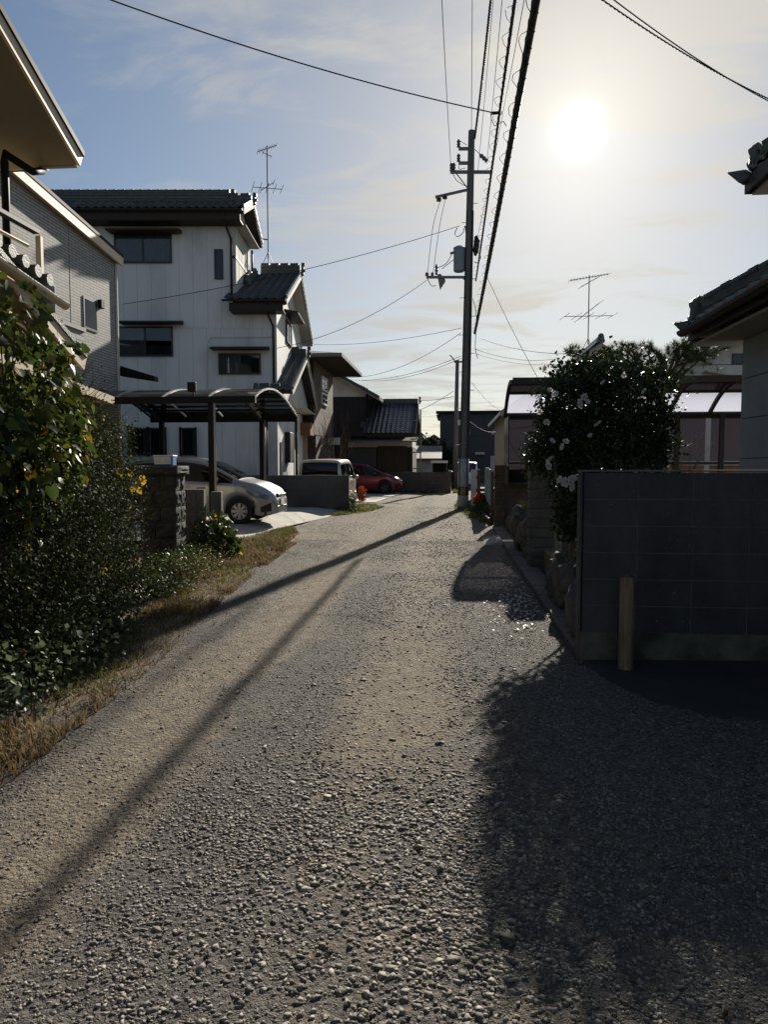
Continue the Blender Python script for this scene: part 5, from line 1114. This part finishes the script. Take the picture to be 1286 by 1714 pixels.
m_needle = mat('pine_needle', (.035, .05, .018), .5, (.07, .085, .03), 3, island=.3, trans=.15); m_petal = mat('white_petal', (.68, .66, .64), .5, (.62, .54, .54), 6, trans=.35); m_redfl = mat('red_flower', (.5, .05, .02), .5, trans=.3); m_twig = mat('brown_twig', (.06, .042, .03), .85)
def unit(v): return v / np.maximum(np.linalg.norm(v, axis=-1, keepdims=True), 1e-9)
def leaves(Pt, D, Nn, Ln, Wd, fold=.18, curl=.15, shape='diamond'):
    """each leaf: two folded halves (4 or 8 triangles) from base to tip along D"""
    D = unit(D); Sd = unit(np.cross(D, Nn)); Nn = np.cross(Sd, D); Ln = Ln[:, None]; Wd = Wd[:, None]
    if shape == 'diamond':
        v = [Pt, Pt + D * Ln * .5 + Sd * Wd + Nn * Wd * fold, Pt + D * Ln - Nn * Ln * curl, Pt + D * Ln * .5 - Sd * Wd + Nn * Wd * fold]; fs = [(0, 1, 2), (0, 2, 3)]
    else:                                          # heart shaped
        f = Nn * Wd * fold; mid = Pt + D * Ln * .5 - Nn * Ln * curl * .2
        v = [Pt, Pt - D * Ln * .16 + Sd * Wd * .55 + f * .5, Pt + D * Ln * .15 + Sd * Wd + f, Pt + D * Ln * .55 + Sd * Wd * .72 + f * .4, Pt + D * Ln - Nn * Ln * curl, Pt + D * Ln * .55 - Sd * Wd * .72 + f * .4, Pt + D * Ln * .15 - Sd * Wd + f, Pt - D * Ln * .16 - Sd * Wd * .55 + f * .5, mid]
        fs = [(0, 1, 2), (0, 2, 8), (8, 2, 3), (8, 3, 4), (8, 4, 5), (8, 5, 6), (0, 8, 6), (0, 6, 7)]
    k_ = len(v); V = np.stack(v, 1); Fa = np.array(fs)[None] + (np.arange(len(Pt)) * k_)[:, None, None]
    return V.reshape(-1, 3), Fa.reshape(-1, 3)
def shell(blobs, n, depth=.35, noise=.16, seed=0, zmin=.02):
    """points in the outer shell of overlapping blobs, with outward directions"""
    r = np.random.default_rng(seed); B = np.array(blobs, float); ar = B[:, 3] * B[:, 4] + B[:, 4] * B[:, 5] + B[:, 3] * B[:, 5]; k_ = r.choice(len(B), n * 2, p=ar / ar.sum())
    d = unit(r.normal(size=(n * 2, 3))); b = B[k_]; ph = d * 7 + b[:, :3]
    lump = 1 + noise * (np.sin(ph[:, 0] * 2.1 + ph[:, 1]) + np.sin(ph[:, 1] * 2.7 + ph[:, 2] * 1.3) + np.sin(ph[:, 2] * 3.1 + ph[:, 0])) / 2
    rr = (1 - depth * r.uniform(0, 1, n * 2) ** 1.6) * lump; Pt = b[:, :3] + d * b[:, 3:] * rr[:, None]
    ins = np.zeros(n * 2, bool)
    for j_ in range(len(B)):
        q = (Pt - B[j_, :3]) / B[j_, 3:]; ins |= (np.linalg.norm(q, axis=1) < .62) & (k_ != j_)
    ok = ~ins & (Pt[:, 2] > zmin); return Pt[ok][:n], unit(d / b[:, 3:])[ok][:n]
def foliage(name, m_, parent, blobs, n, ln, asp=.32, depth=.35, noise=.16, seed=0, droop=.2, up=.5, shape='diamond', rnd=.9, filt=None, fold=.18):
    Pt, D = shell(blobs, n, depth, noise, seed)
    if filt is not None: k_ = filt(Pt); Pt, D = Pt[k_], D[k_]
    r = np.random.default_rng(seed + 5); n = len(Pt); dr = D * .6 + r.normal(size=(n, 3)) * rnd + np.array([0, 0, -droop]); nm = r.normal(size=(n, 3)) * .6 + np.array([0, 0, up]) + D * .5; L_ = r.uniform(*ln, n)
    V, Fa = leaves(Pt, dr, nm, L_, L_ * asp * r.uniform(.8, 1.2, n), shape=shape, fold=fold); return newobj(name, npmesh(name, V, Fa, m_), parent)
def branch_tree(m, p, d, ln, r, lvl, rnd, spread=.5, kids=3, upw=.25, segs=4, tips=None):
    pts = [Vector(p)]; dd = Vector(d).normalized(); rs = [r]
    for i in range(segs):
        dd = (dd + Vector((rnd.uniform(-1, 1), rnd.uniform(-1, 1), rnd.uniform(-1, 1))) * .16 + Vector((0, 0, upw * .12))).normalized(); pts.append(pts[-1] + dd * (ln / segs)); rs.append(r * (1 - .5 * (i + 1) / segs))
    m.tube(pts, rs, 6 if r > .012 else 4, cap=False)
    if tips is not None and lvl <= 1: tips += pts[2:]
    if lvl == 0: return
    for k_ in range(kids):
        j_ = rnd.randint(max(1, segs // 2), segs); a = Vector((rnd.uniform(-1, 1), rnd.uniform(-1, 1), rnd.uniform(-.4, 1))).normalized()
        branch_tree(m, pts[j_], (dd * (1 - spread) + a * spread + Vector((0, 0, upw))), ln * rnd.uniform(.55, .8), rs[j_] * .68, lvl - 1, rnd, spread, kids, upw, segs, tips)
# big overgrown shrub on the left
sh = thing('overgrown_shrub', 'dense dark small leaved shrub overgrowing the left verge', 'shrub', (-3.9, 6.5, 0)); inv = Vector((-3.9, 6.5, 0))
def loc(bl_): return [(a - inv.x, b - inv.y, c, d, e, f) for a, b, c, d, e, f in bl_]
SB = loc([(-4.62, 8.75, 1.0, .52, .6, 1.3), (-4.35, 7.7, 1.1, .70, .9, 1.35), (-3.95, 6.5, 1.0, .80, 1.1, 1.3), (-3.55, 5.2, .85, .85, 1.1, 1.1), (-3.35, 4.0, .7, .75, 1.0, .95), (-3.25, 5.4, .3, .40, 1.0, .4), (-3.75, 7.2, .3, .42, 1.0, .38)])
foliage('foliage', m_leafd, sh, SB, 85000, (.016, .034), .36, .38, .24, 1)
foliage('inner_foliage', m_leafd, sh, SB, 14000, (.03, .055), .42, .7, .1, 2)
fl = foliage('turned_leaves', m_yell, sh, SB, 150, (.03, .05), .4, .1, .16, 3); fl['label'] = 'scattered yellow and orange leaves'
rb = random.Random(3); tb = MB(); bt = MB()
for i in range(26):
    b = SB[rb.randrange(5)]; bt.tube([(b[0] + rb.uniform(-.3, .3), b[1] + rb.uniform(-.4, .4), -.05), (b[0] + rb.uniform(-.4, .4), b[1] + rb.uniform(-.5, .5), .9), (b[0] + rb.uniform(-.6, .6), b[1] + rb.uniform(-.7, .7), 1.8)], [.022, .014, .005], 5, False)
bt.build('stems', m_twig, sh)['kind'] = 'stuff'
for i in range(90):
    b = SB[rb.randrange(5)]; a = rb.uniform(-.9, 1.6); e = rb.uniform(.1, 1.3); d = Vector((math.cos(a) * math.cos(e), -abs(math.sin(a)) * math.cos(e) * .8, math.sin(e))); p = Vector(b[:3]) + Vector((d.x * b[3], d.y * b[4], d.z * b[5])); q = [p]
    for k_ in range(5): d = (d + Vector((rb.uniform(-.2, .2), rb.uniform(-.2, .2), -.13))).normalized(); q.append(q[-1] + d * .07)
    tb.tube(q, [.004, .0035, .003, .0025, .002, .001], 4, False)
tb.build('outer_twigs', m_twig, sh)['kind'] = 'stuff'
yl_ = []
for px, py in ((205, 793), (215, 789), (238, 797), (241, 803), (226, 811), (222, 816), (230, 818), (200, 770), (196, 785)):
    yl_.append(at(px, py, 8.35) - inv)
yl_ = np.array([tuple(v) for v in yl_]); n = len(yl_); V, Fa = leaves(yl_, rng.normal(size=(n, 3)) * .5 + np.array([0, 0, -.8]), np.tile([.3, -1., .3], (n, 1)), np.full(n, .085), np.full(n, .038), shape='heart')
newobj('yellow_vine_leaves', npmesh('yellow_vine_leaves', V, Fa, m_yell), sh)
# vine with big leaves at the left edge
vn = thing('climbing_vine', 'broad leaved green vine climbing at the left picture edge', 'vine', (-3.1, 4.6, 0)); inv = Vector((-3.1, 4.6, 0))
VB = loc([(-3.35, 4.9, 2.0, .5, .75, .8), (-3.25, 4.5, 1.5, .48, .65, .75), (-3.3, 5.3, 1.7, .42, .5, .6)])
foliage('leaves', m_vine, vn, VB, 1500, (.06, .105), .45, .25, .2, 11, droop=.9, shape='heart', rnd=.5, up=.3); foliage('small_leaves', m_vine, vn, VB, 2500, (.03, .06), .45, .4, .2, 12, droop=.5)
foliage('yellowing_leaves', m_yell, vn, VB, 110, (.06, .1), .45, .15, .2, 13, droop=.9, shape='heart', rnd=.5)
tv = MB()
for i in range(22): x_, y_ = rb.uniform(-.7, .2), rb.uniform(-.5, .7); tv.tube([(x_, y_, -.05), (x_ + rb.uniform(-.1, .1), y_ + rb.uniform(-.1, .1), .8), (x_ + rb.uniform(-.2, .2), y_ + rb.uniform(-.2, .2), 1.7), (x_ + rb.uniform(-.2, .2), y_, 2.5)], [.012, .01, .007, .003], 5, False)
tv.build('stems', m_twig, vn)['kind'] = 'stuff'
# pale weeds and low cover along the foot
wd_ = thing('weed_patch', 'pale leaved weeds at the foot of the shrub by the lane', 'weeds', (-2.75, 4.2, 0)); inv = Vector((-2.75, 4.2, 0))
WB = loc([(-2.75, 3.9, .15, .35, .55, .34), (-2.75, 4.8, .12, .33, .6, .30), (-2.95, 3.3, .2, .4, .5, .42), (-2.95, 5.7, .1, .3, .6, .3)])
foliage('leaves', m_pale, wd_, WB, 2600, (.03, .062), .42, .8, .25, 21, droop=-.1, up=.9); foliage('dark_leaves', m_bush, wd_, WB, 2600, (.02, .045), .42, .9, .25, 22)
tw = MB()
for i in range(60): x_, y_ = rb.uniform(-.5, .4), rb.uniform(-1, 1.8); tw.tube([(x_, y_, -.02), (x_ + rb.uniform(-.08, .08), y_ + rb.uniform(-.08, .08), rb.uniform(.15, .4))], [.004, .0015], 4, False)
tw.build('stems', m_twig, wd_)['kind'] = 'stuff'
w2 = thing('weed_patch', 'low tangled weeds around the base of the stone pillar', 'weeds', (-3.3, 8.5, 0)); inv = Vector((-3.3, 8.5, 0))
foliage('leaves', m_bush, w2, loc([(-3.3, 7.6, .1, .35, .7, .3), (-3.55, 8.9, .12, .45, .6, .3), (-3.6, 9.6, .12, .4, .45, .26)]), 4200, (.02, .045), .4, .9, .25, 31); foliage('reddish_leaves', m_dry, w2, loc([(-3.3, 8.6, .1, .4, .8, .28), (-3.45, 9.8, .1, .45, .5, .25)]), 1500, (.015, .04), .3, .9, .25, 32)
# leafy bush by the meter post
lb_ = at(357, 890, 10.9); bu = thing('leafy_bush', 'broad leaved bush in front of the meter post', 'bush', (lb_.x, 10.9, 0)); BB = [(0, 0, .35, .30, .3, .42), (.18, -.1, .22, .24, .25, .3), (-.18, 0, .25, .2, .25, .35)]
foliage('leaves', m_bush, bu, BB, 700, (.06, .11), .42, .4, .2, 41, droop=.6, shape='heart', rnd=.5); foliage('strap_leaves', m_grass, bu, [(.2, -.15, .1, .3, .25, .28)], 160, (.12, .22), .07, .9, .1, 42, droop=-.2); foliage('yellow_leaves', m_yell, bu, BB, 26, (.05, .08), .45, .1, .2, 43, shape='heart')
st3 = MB()
for i in range(14): st3.tube([(rb.uniform(-.15, .2), rb.uniform(-.1, .1), -.03), (rb.uniform(-.25, .3), rb.uniform(-.2, .2), .55)], [.008, .003], 4, False)
st3.build('stems', m_twig, bu)['kind'] = 'stuff'
# grass
def grass(label, n, fx, y0, y1, m_, h=(.04, .14), seed=0, w_=.0035, kind='stuff', lean=.6, name='grass', zoff=0.):
    r = np.random.default_rng(seed); y = r.uniform(y0, y1, n); u_ = r.uniform(0, 1, n); a, b = fx(y); x = a + (b - a) * u_
    cl_ = fbm(x, y, seed + 2, 4, 3.); ok = r.uniform(-.9, 1.1, n) < cl_ + .55 * np.sin(np.pi * u_); x, y = x[ok], y[ok]; n = len(x); H = r.uniform(*h, n) * (.7 + .5 * (cl_[ok] > 0)); an_ = r.uniform(0, 6.28, n); d = np.stack([np.cos(an_), np.sin(an_), np.zeros(n)], -1); s_ = np.stack([-np.sin(an_), np.cos(an_), np.zeros(n)], -1)
    p = np.stack([x, y, np.full(n, zoff)], -1); k_ = np.abs(r.normal(size=(n, 1))) * lean; up3 = np.array([0, 0, 1.])
    W_ = w_ * (1 + y[:, None] / 14); v0 = p - s_ * W_; v1 = p + s_ * W_; mid = p + up3 * (H * .6)[:, None] + d * (H[:, None] * k_ * .4); v2 = mid + s_ * W_ * .7; v3 = mid - s_ * W_ * .7; v4 = p + up3 * (H * .85)[:, None] + d * (H[:, None] * k_)
    V = np.stack([v0, v1, v2, v3, v4], 1).reshape(-1, 3); Fa = (np.array([(0, 1, 2), (0, 2, 3), (3, 2, 4)])[None] + (np.arange(n) * 5)[:, None, None]).reshape(-1, 3)
    return tag(newobj(name, npmesh(name, V, Fa, m_)), label, None, None, kind)
grass('brown dry grass fringing the left side of the lane', 42000, lambda y: (road_l(y) - .55, road_l(y) + .16), 2.2, 13.5, m_dry, (.03, .11), 51)
grass('thin green grass mixed into the left verge', 9000, lambda y: (road_l(y) - .6, road_l(y) + .0), 2.2, 13, m_grass, (.03, .1), 52)
grass('sunlit brown grass tongue beside the concrete driveway', 16000, lambda y: (np.interp(y, [9, 13, 16], [-4.2, -4.35, -3.8]), np.interp(y, [9, 13, 15, 16.2], [-2.9, -3.1, -3.25, -3.6])), 9.5, 16.2, m_dry, (.03, .12), 53, zoff=.01)
grass('short green grass on the tongue beside the driveway', 7000, lambda y: (np.interp(y, [12, 13, 16], [-4.3, -4.3, -3.8]), np.interp(y, [12, 13, 15, 16.2], [-3.2, -3.25, -3.35, -3.6])), 12, 16, m_grass, (.03, .1), 54, zoff=.01)
grass('yellow green grass at the end of the low block wall', 5000, lambda y: (-3.6 + 0 * y, np.interp(y, [20.5, 22, 25, 27], [-3.3, -2.6, -2.3, -3.0])), 20.6, 26.5, m_grass, (.04, .13), 55)
grass('green grass tuft around the foot of the utility pole', 6500, lambda y: (np.interp(y, [19, 22, 25, 28], [.75, .35, .1, .25]), 1.05 + 0 * y), 18.5, 29, m_grass, (.04, .16), 56)
grass('sunlit grass strip along the far block wall', 6000, lambda y: (.12 + 0 * y, .75 + 0 * y), 38, 54, m_grass, (.05, .2), 57)
grass('mossy grass tufts along the rock border', 1500, lambda y: (1.2 + 0 * y, 1.5 + 0 * y), 11, 13.5, m_grass, (.03, .1), 58, zoff=.78, name='moss')
tg2 = MB().grid([[(road_l(y) - 2.6, y, .0), (road_l(y) - .7, y, .012), (road_l(y) - .1, y, .03), (road_l(y) + .1, y, .008)] for y in np.linspace(-2, 12.8, 60)])
tag(tg2.build('verge', m_earth, smooth=True), 'earth verge under the grass on the left of the lane', kind='structure')
tg3 = MB().grid([[(-4.6, y, -.01), (np.interp(y, [12.5, 16.4], [-4.3, -3.95]), y, .045), (np.interp(y, [12.5, 15, 16.4], [-3.15, -3.3, -3.8]), y, .01)] for y in np.linspace(12.4, 16.4, 12)]); tag(tg3.build('grass_tongue', m_earth, smooth=True), 'earth tongue between lane and driveway', kind='structure')

# camellia
cm_ = thing('camellia_tree', 'camellia tree with white blossoms rising behind the block wall', 'tree', (1.70, 7.65, .3)); inv = Vector((1.85, 8.3, .3)); cm_.scale = (.93, .93, .93)
rc = random.Random(8); tr = MB(); tips = []
for k_, (dx, dy, ln_, r_) in enumerate([(-.28, 0, 1.1, .035), (-.1, .1, 1.3, .04), (.1, -.05, 1.3, .04), (.28, .05, 1.2, .036), (-.45, -.1, 1.0, .03), (.42, -.1, 1.0, .03), (.0, .25, 1.2, .03)]):
    branch_tree(tr, (dx * .25, dy * .3, -.1), (dx, dy, .9), ln_, r_, 3, rc, .42, 3, .35, 5, tips)
tr.tube([(-.45, -.25, -.2), (-.5, -.25, .5), (-.62, -.28, .9), (-.7, -.25, 1.4)], [.05, .04, .03, .012], 7, False)
tr.build('trunk', m_bark, cm_, smooth=True)
def c3(bl_): return [(a - inv.x, b - inv.y, c - inv.z, d, e, f) for a, b, c, d, e, f in bl_]
CB = c3([(1.95, 8.5, 2.36, .58, .55, .50), (1.45, 8.4, 2.36, .42, .5, .46), (1.75, 8.4, 1.8, .72, .55, .6), (1.15, 8.6, 1.72, .26, .3, .27), (1.36, 8.0, 1.35, .24, .3, .34), (1.3, 7.7, 1.02, .2, .25, .22), (2.25, 8.5, 1.95, .28, .4, .45), (1.38, 8.3, 2.0, .36, .4, .5)])
foliage('crown', m_cam, cm_, CB, 15000, (.035, .066), .36, .55, .3, 61, droop=.1, filt=lambda p: rng.uniform(0, 1, len(p)) < np.where(p[:, 0] < -.35, 1., np.clip((p[:, 2] - .75) / .7, .12, 1)))
foliage('inner_crown', m_cam, cm_, CB, 4000, (.04, .065), .38, 1.0, .1, 62, filt=lambda p: p[:, 2] > 1.25)
foliage('sunlit_sprigs', m_bush, cm_, CB[:2], 260, (.03, .05), .36, .08, .3, 63)['kind'] = 'stuff'
def flower_mesh():
    m = MB()
    for ring, (n_, L_, el) in enumerate(((6, .05, .25), (5, .036, .7))):
        for i in range(n_):
            a = 2 * math.pi * (i + ring * .5) / n_; d = Vector((math.cos(a) * math.cos(el), math.sin(a) * math.cos(el), math.sin(el))); s_ = Vector((-math.sin(a), math.cos(a), 0)) * L_ * .5; nn_ = s_.cross(d).normalized() * (.008 if ring else .012)
            m.add([Vector((0, 0, 0)), d * L_ * .6 + s_ + nn_, d * L_ * 1.05 + s_ * .4, d * L_ * 1.05 - s_ * .4, d * L_ * .6 - s_ + nn_, d * L_ * .6 - nn_], [(0, 1, 5), (1, 2, 5), (2, 3, 5), (3, 4, 5), (4, 0, 5)])
    return m.mesh('blossom', m_petal)
FLM = flower_mesh()
for px, py in [(922, 652), (930, 660), (978, 664), (985, 672), (970, 676), (911, 616), (904, 690), (916, 706), (925, 738), (942, 748), (948, 739), (919, 768), (918, 780), (938, 803), (947, 807), (958, 801), (957, 815), (1000, 708), (1079, 655), (988, 728), (1010, 640), (1045, 628)]:
    o = newobj('blossom', FLM, cm_); yy_ = 7.15 if py < 780 else 6.8; o.location = (at(px, py, yy_) - Vector((1.70, 7.65, .3))) / .93; s_ = rc.uniform(.55, 1.15); o.scale = (s_, s_, s_); o.rotation_euler = (rc.uniform(.2, 2.6), rc.uniform(-1.1, 1.1), rc.uniform(-1.2, 1.2))
# fallen petals
n = 260; px_ = np.concatenate([rng.normal(.72, .17, n - 60), rng.normal(.75, .25, 60)]); py_ = np.concatenate([rng.normal(7.45, .5, n - 60), rng.uniform(5.6, 10, 60)]); ok = (px_ < .97); px_, py_ = px_[ok], py_[ok]; n = len(px_); Pp = np.stack([px_, py_, gh(px_, py_) + .012 + rng.uniform(0, .012, n)], -1)
V, Fa = leaves(Pp, np.concatenate([rng.normal(size=(n, 2)), rng.normal(size=(n, 1)) * .25], 1), np.concatenate([rng.normal(size=(n, 2)) * .3, np.ones((n, 1))], 1), rng.uniform(.025, .045, n), rng.uniform(.011, .019, n), .3)
tag(newobj('fallen_petals', npmesh('fallen_petals', V, Fa, m_petal)), 'white camellia petals fallen on the gravel by the kerb', kind='stuff')
# pine
pn = thing('pine_tree', 'cloud pruned pine reaching right above the lilac carport', 'tree', (3.15, 10.7, .3)); inv = Vector((3.15, 10.7, .3))
tk = MB(); tp = lambda px, py, y=10.7: at(px, py, y) - inv
tk.tube([Vector((0, 0, -.1)), tp(1105, 740), tp(1108, 690), tp(1104, 650), tp(1112, 605), tp(1100, 590)], [.11, .09, .08, .075, .06, .03], 9, False)
PADS = [(1052, 588, .16), (1068, 600, .10), (1086, 592, .13), (1135, 585, .15), (1150, 578, .14), (1165, 590, .17), (1180, 596, .2), (1155, 600, .13), (1128, 600, .12), (1142, 632, .12), (1118, 640, .10), (1085, 700, .15), (1100, 735, .13), (1075, 745, .12), (1125, 745, .10), (1020, 592, .10), (1100, 610, .1), (1060, 760, .1), (960, 590, .08)]
for px, py, r_ in PADS:
    st4 = tp(1108, 645) if py < 660 else tp(1106, 720); e = tp(px, py); tk.tube([st4, st4.lerp(e, .5) + Vector((0, 0, -.05 if py < 660 else .04)), e], [.035, .025, .01], 6, False)
tk.build('trunk', m_pinebark, pn, smooth=True)
Vs = []; nd = np.random.default_rng(71)
for px, py, r_ in PADS:
    c = np.array(tp(px, py)); 
    for k_ in range(int(26 * (r_ / .15) ** 2) + 8):
        b = c + nd.normal(size=3) * np.array([r_ * .62, r_ * .62, r_ * .38]); n_ = 34; d = unit(nd.normal(size=(n_, 3)) * .75 + np.array([0, 0, .75]) + unit((b - c)[None]) * .35); L_ = nd.uniform(.07, .12, (n_, 1)); s_ = unit(np.cross(d, nd.normal(size=(n_, 3)))) * .003
        Vs.append(np.stack([b - s_, b + s_, b + d * L_], 1).reshape(-1, 3))
V = np.concatenate(Vs); newobj('crown', npmesh('crown', V, np.arange(len(V)).reshape(-1, 3), m_needle), pn)
# small plants
wf = thing('flowering_weed', 'small white flowering weed growing on the flat topped rock', 'plant', (1.30, 6.75, .55)); foliage('leaves', m_bush, wf, [(0, 0, .1, .14, .25, .18)], 420, (.03, .055), .3, .8, .2, 81, droop=-.2)
fv = MB()
for i in range(22): c = Vector((rc.uniform(-.13, .1), rc.uniform(-.25, .2), rc.uniform(.12, .30))); fv.lathe([(.002, 0), (.012, .012), (.014, .02), (.003, .016)], c, (rc.uniform(-.5, .5), rc.uniform(-.8, 0), 1), 6)
fv.build('white_flowers', m_petal, wf)
rfp = thing('red_flower_plant', 'red flowering plant beside the utility pole foot', 'plant', (.86, 21.4, 0)); foliage('leaves', m_bush, rfp, [(0, 0, .3, .2, .3, .35), (.1, .8, .25, .2, .4, .3), (.05, -.7, .2, .15, .3, .22)], 1400, (.04, .08), .35, .7, .2, 83); foliage('red_flowers', m_redfl, rfp, [(-.03, -.05, .52, .16, .2, .16)], 110, (.05, .08), .5, .5, .2, 84, shape='heart')
for k_, (x_, y_, lb2) in enumerate([(3.6, 6.2, 'clipped low hedge peeping over the dark block wall at right')]):
    hd = thing('low_hedge', lb2, 'hedge', (3.0, 6.3, .3)); foliage('foliage', m_leafd, hd, [(0, 0, .95, .45, .3, .27), (.6, 0, .9, .5, .3, .3), (-.1, 0, .5, .35, .3, .5), (.6, 0, .4, .5, .3, .5)], 5000, (.015, .03), .4, .5, .15, 85)
cn_ = thing('orange_flower_plant', 'small orange leaved plant beside the beige van', 'plant', (at(606, 820, 29).x, 29, 0)); foliage('leaves', m_redfl, cn_, [(0, 0, .3, .16, .2, .4)], 300, (.05, .09), .35, .6, .2, 86); foliage('green_leaves', m_bush, cn_, [(0, 0, .25, .18, .2, .3)], 250, (.05, .09), .35, .6, .2, 87)
wp_ = thing('leafy_weed', 'leafy weed clump at the end of the low block wall', 'plant', (-3.2, 22.75, 0)); foliage('leaves', m_bush, wp_, [(0, 0, .25, .14, .25, .38), (.08, -.1, .12, .2, .25, .18)], 700, (.03, .07), .4, .7, .25, 88)
# bare tree
bq = at(560, 800, 30); btr = thing('bare_tree', 'leafless tree standing behind the beige van', 'tree', (bq.x, 30, 0)); bm2 = MB(); rt = random.Random(4)
bm2.tube([(0, 0, -.05), (.02, 0, .8), (.0, .02, 1.5)], [.08, .06, .05], 7, False)
for a in np.linspace(0, 6.28, 8)[:-1]: branch_tree(bm2, (0, 0, rt.uniform(.9, 1.5)), (math.cos(a) * .6, math.sin(a) * .6, 1), rt.uniform(1.0, 1.35), .03, 3, rt, .36, 4, .32, 4)
bm2.build('trunk', m_twig, btr, smooth=False)
# trees far away
for k_, (px, y_, r_, h_, lb2) in enumerate([(720, 58, 1.5, 3.6, 'dark evergreen shrub mass behind the pale low shed'), (706, 70, 1.6, 4.0, 'far dark tree left of the distant roofs')]):
    c = at(px, 700, y_); ft = thing('evergreen_tree', lb2, 'tree', (c.x, y_, 0)); MB().tube([(0, 0, -.05), (0, 0, h_ * .7)], [.15, .08], 7).build('trunk', m_pinebark, ft); foliage('crown', m_leafd, ft, [(0, 0, h_ * .6, r_, r_, h_ * .42), (r_ * .6, .2, h_ * .5, r_ * .7, r_, h_ * .35)], 3500, (.15, .3), .4, .6, .2, 90 + k_)

# dead leaves and twigs dropped on the lane
n = 240; x_ = rng.uniform(-2.4, 1.6, n); y_ = 1.4 + 9 * rng.uniform(0, 1, n) ** 1.5; ok = (x_ > road_l(y_) - .1) & ~((x_ > .95) & (y_ > 4.2)); x_, y_ = x_[ok], y_[ok]; n = len(x_)
V, Fa = leaves(np.stack([x_, y_, gh(x_, y_) + .012], -1), np.concatenate([rng.normal(size=(n, 2)), rng.normal(size=(n, 1)) * .2], 1), np.concatenate([rng.normal(size=(n, 2)) * .3, np.ones((n, 1))], 1), rng.uniform(.02, .045, n), rng.uniform(.006, .014, n), .4)
tag(newobj('leaf_litter', npmesh('leaf_litter', V, Fa, m_dry)), 'dry brown leaves scattered on the gravel lane', kind='stuff')

gs = thing('shade_shrub', 'dark rounded shrub added behind the far gate pillar to shade the petals', 'shrub', (1.62, 11.9, .3)); foliage('foliage', m_cam, gs, [(0, 0, 1.1, .42, .5, .72), (.3, .2, .9, .45, .5, .65), (-.12, -.1, 1.35, .3, .35, .4)], 5200, (.035, .06), .36, .6, .25, 101)  # added to cast shade on the petals, set where dark foliage shows
gt = MB(); rg_ = random.Random(5)
for a in range(5): branch_tree(gt, (0, 0, -.1), (math.cos(a * 1.3) * .4, math.sin(a * 1.3) * .4, 1), .8, .03, 2, rg_, .4, 3, .3, 4)
gt.build('trunk', m_bark, gs)
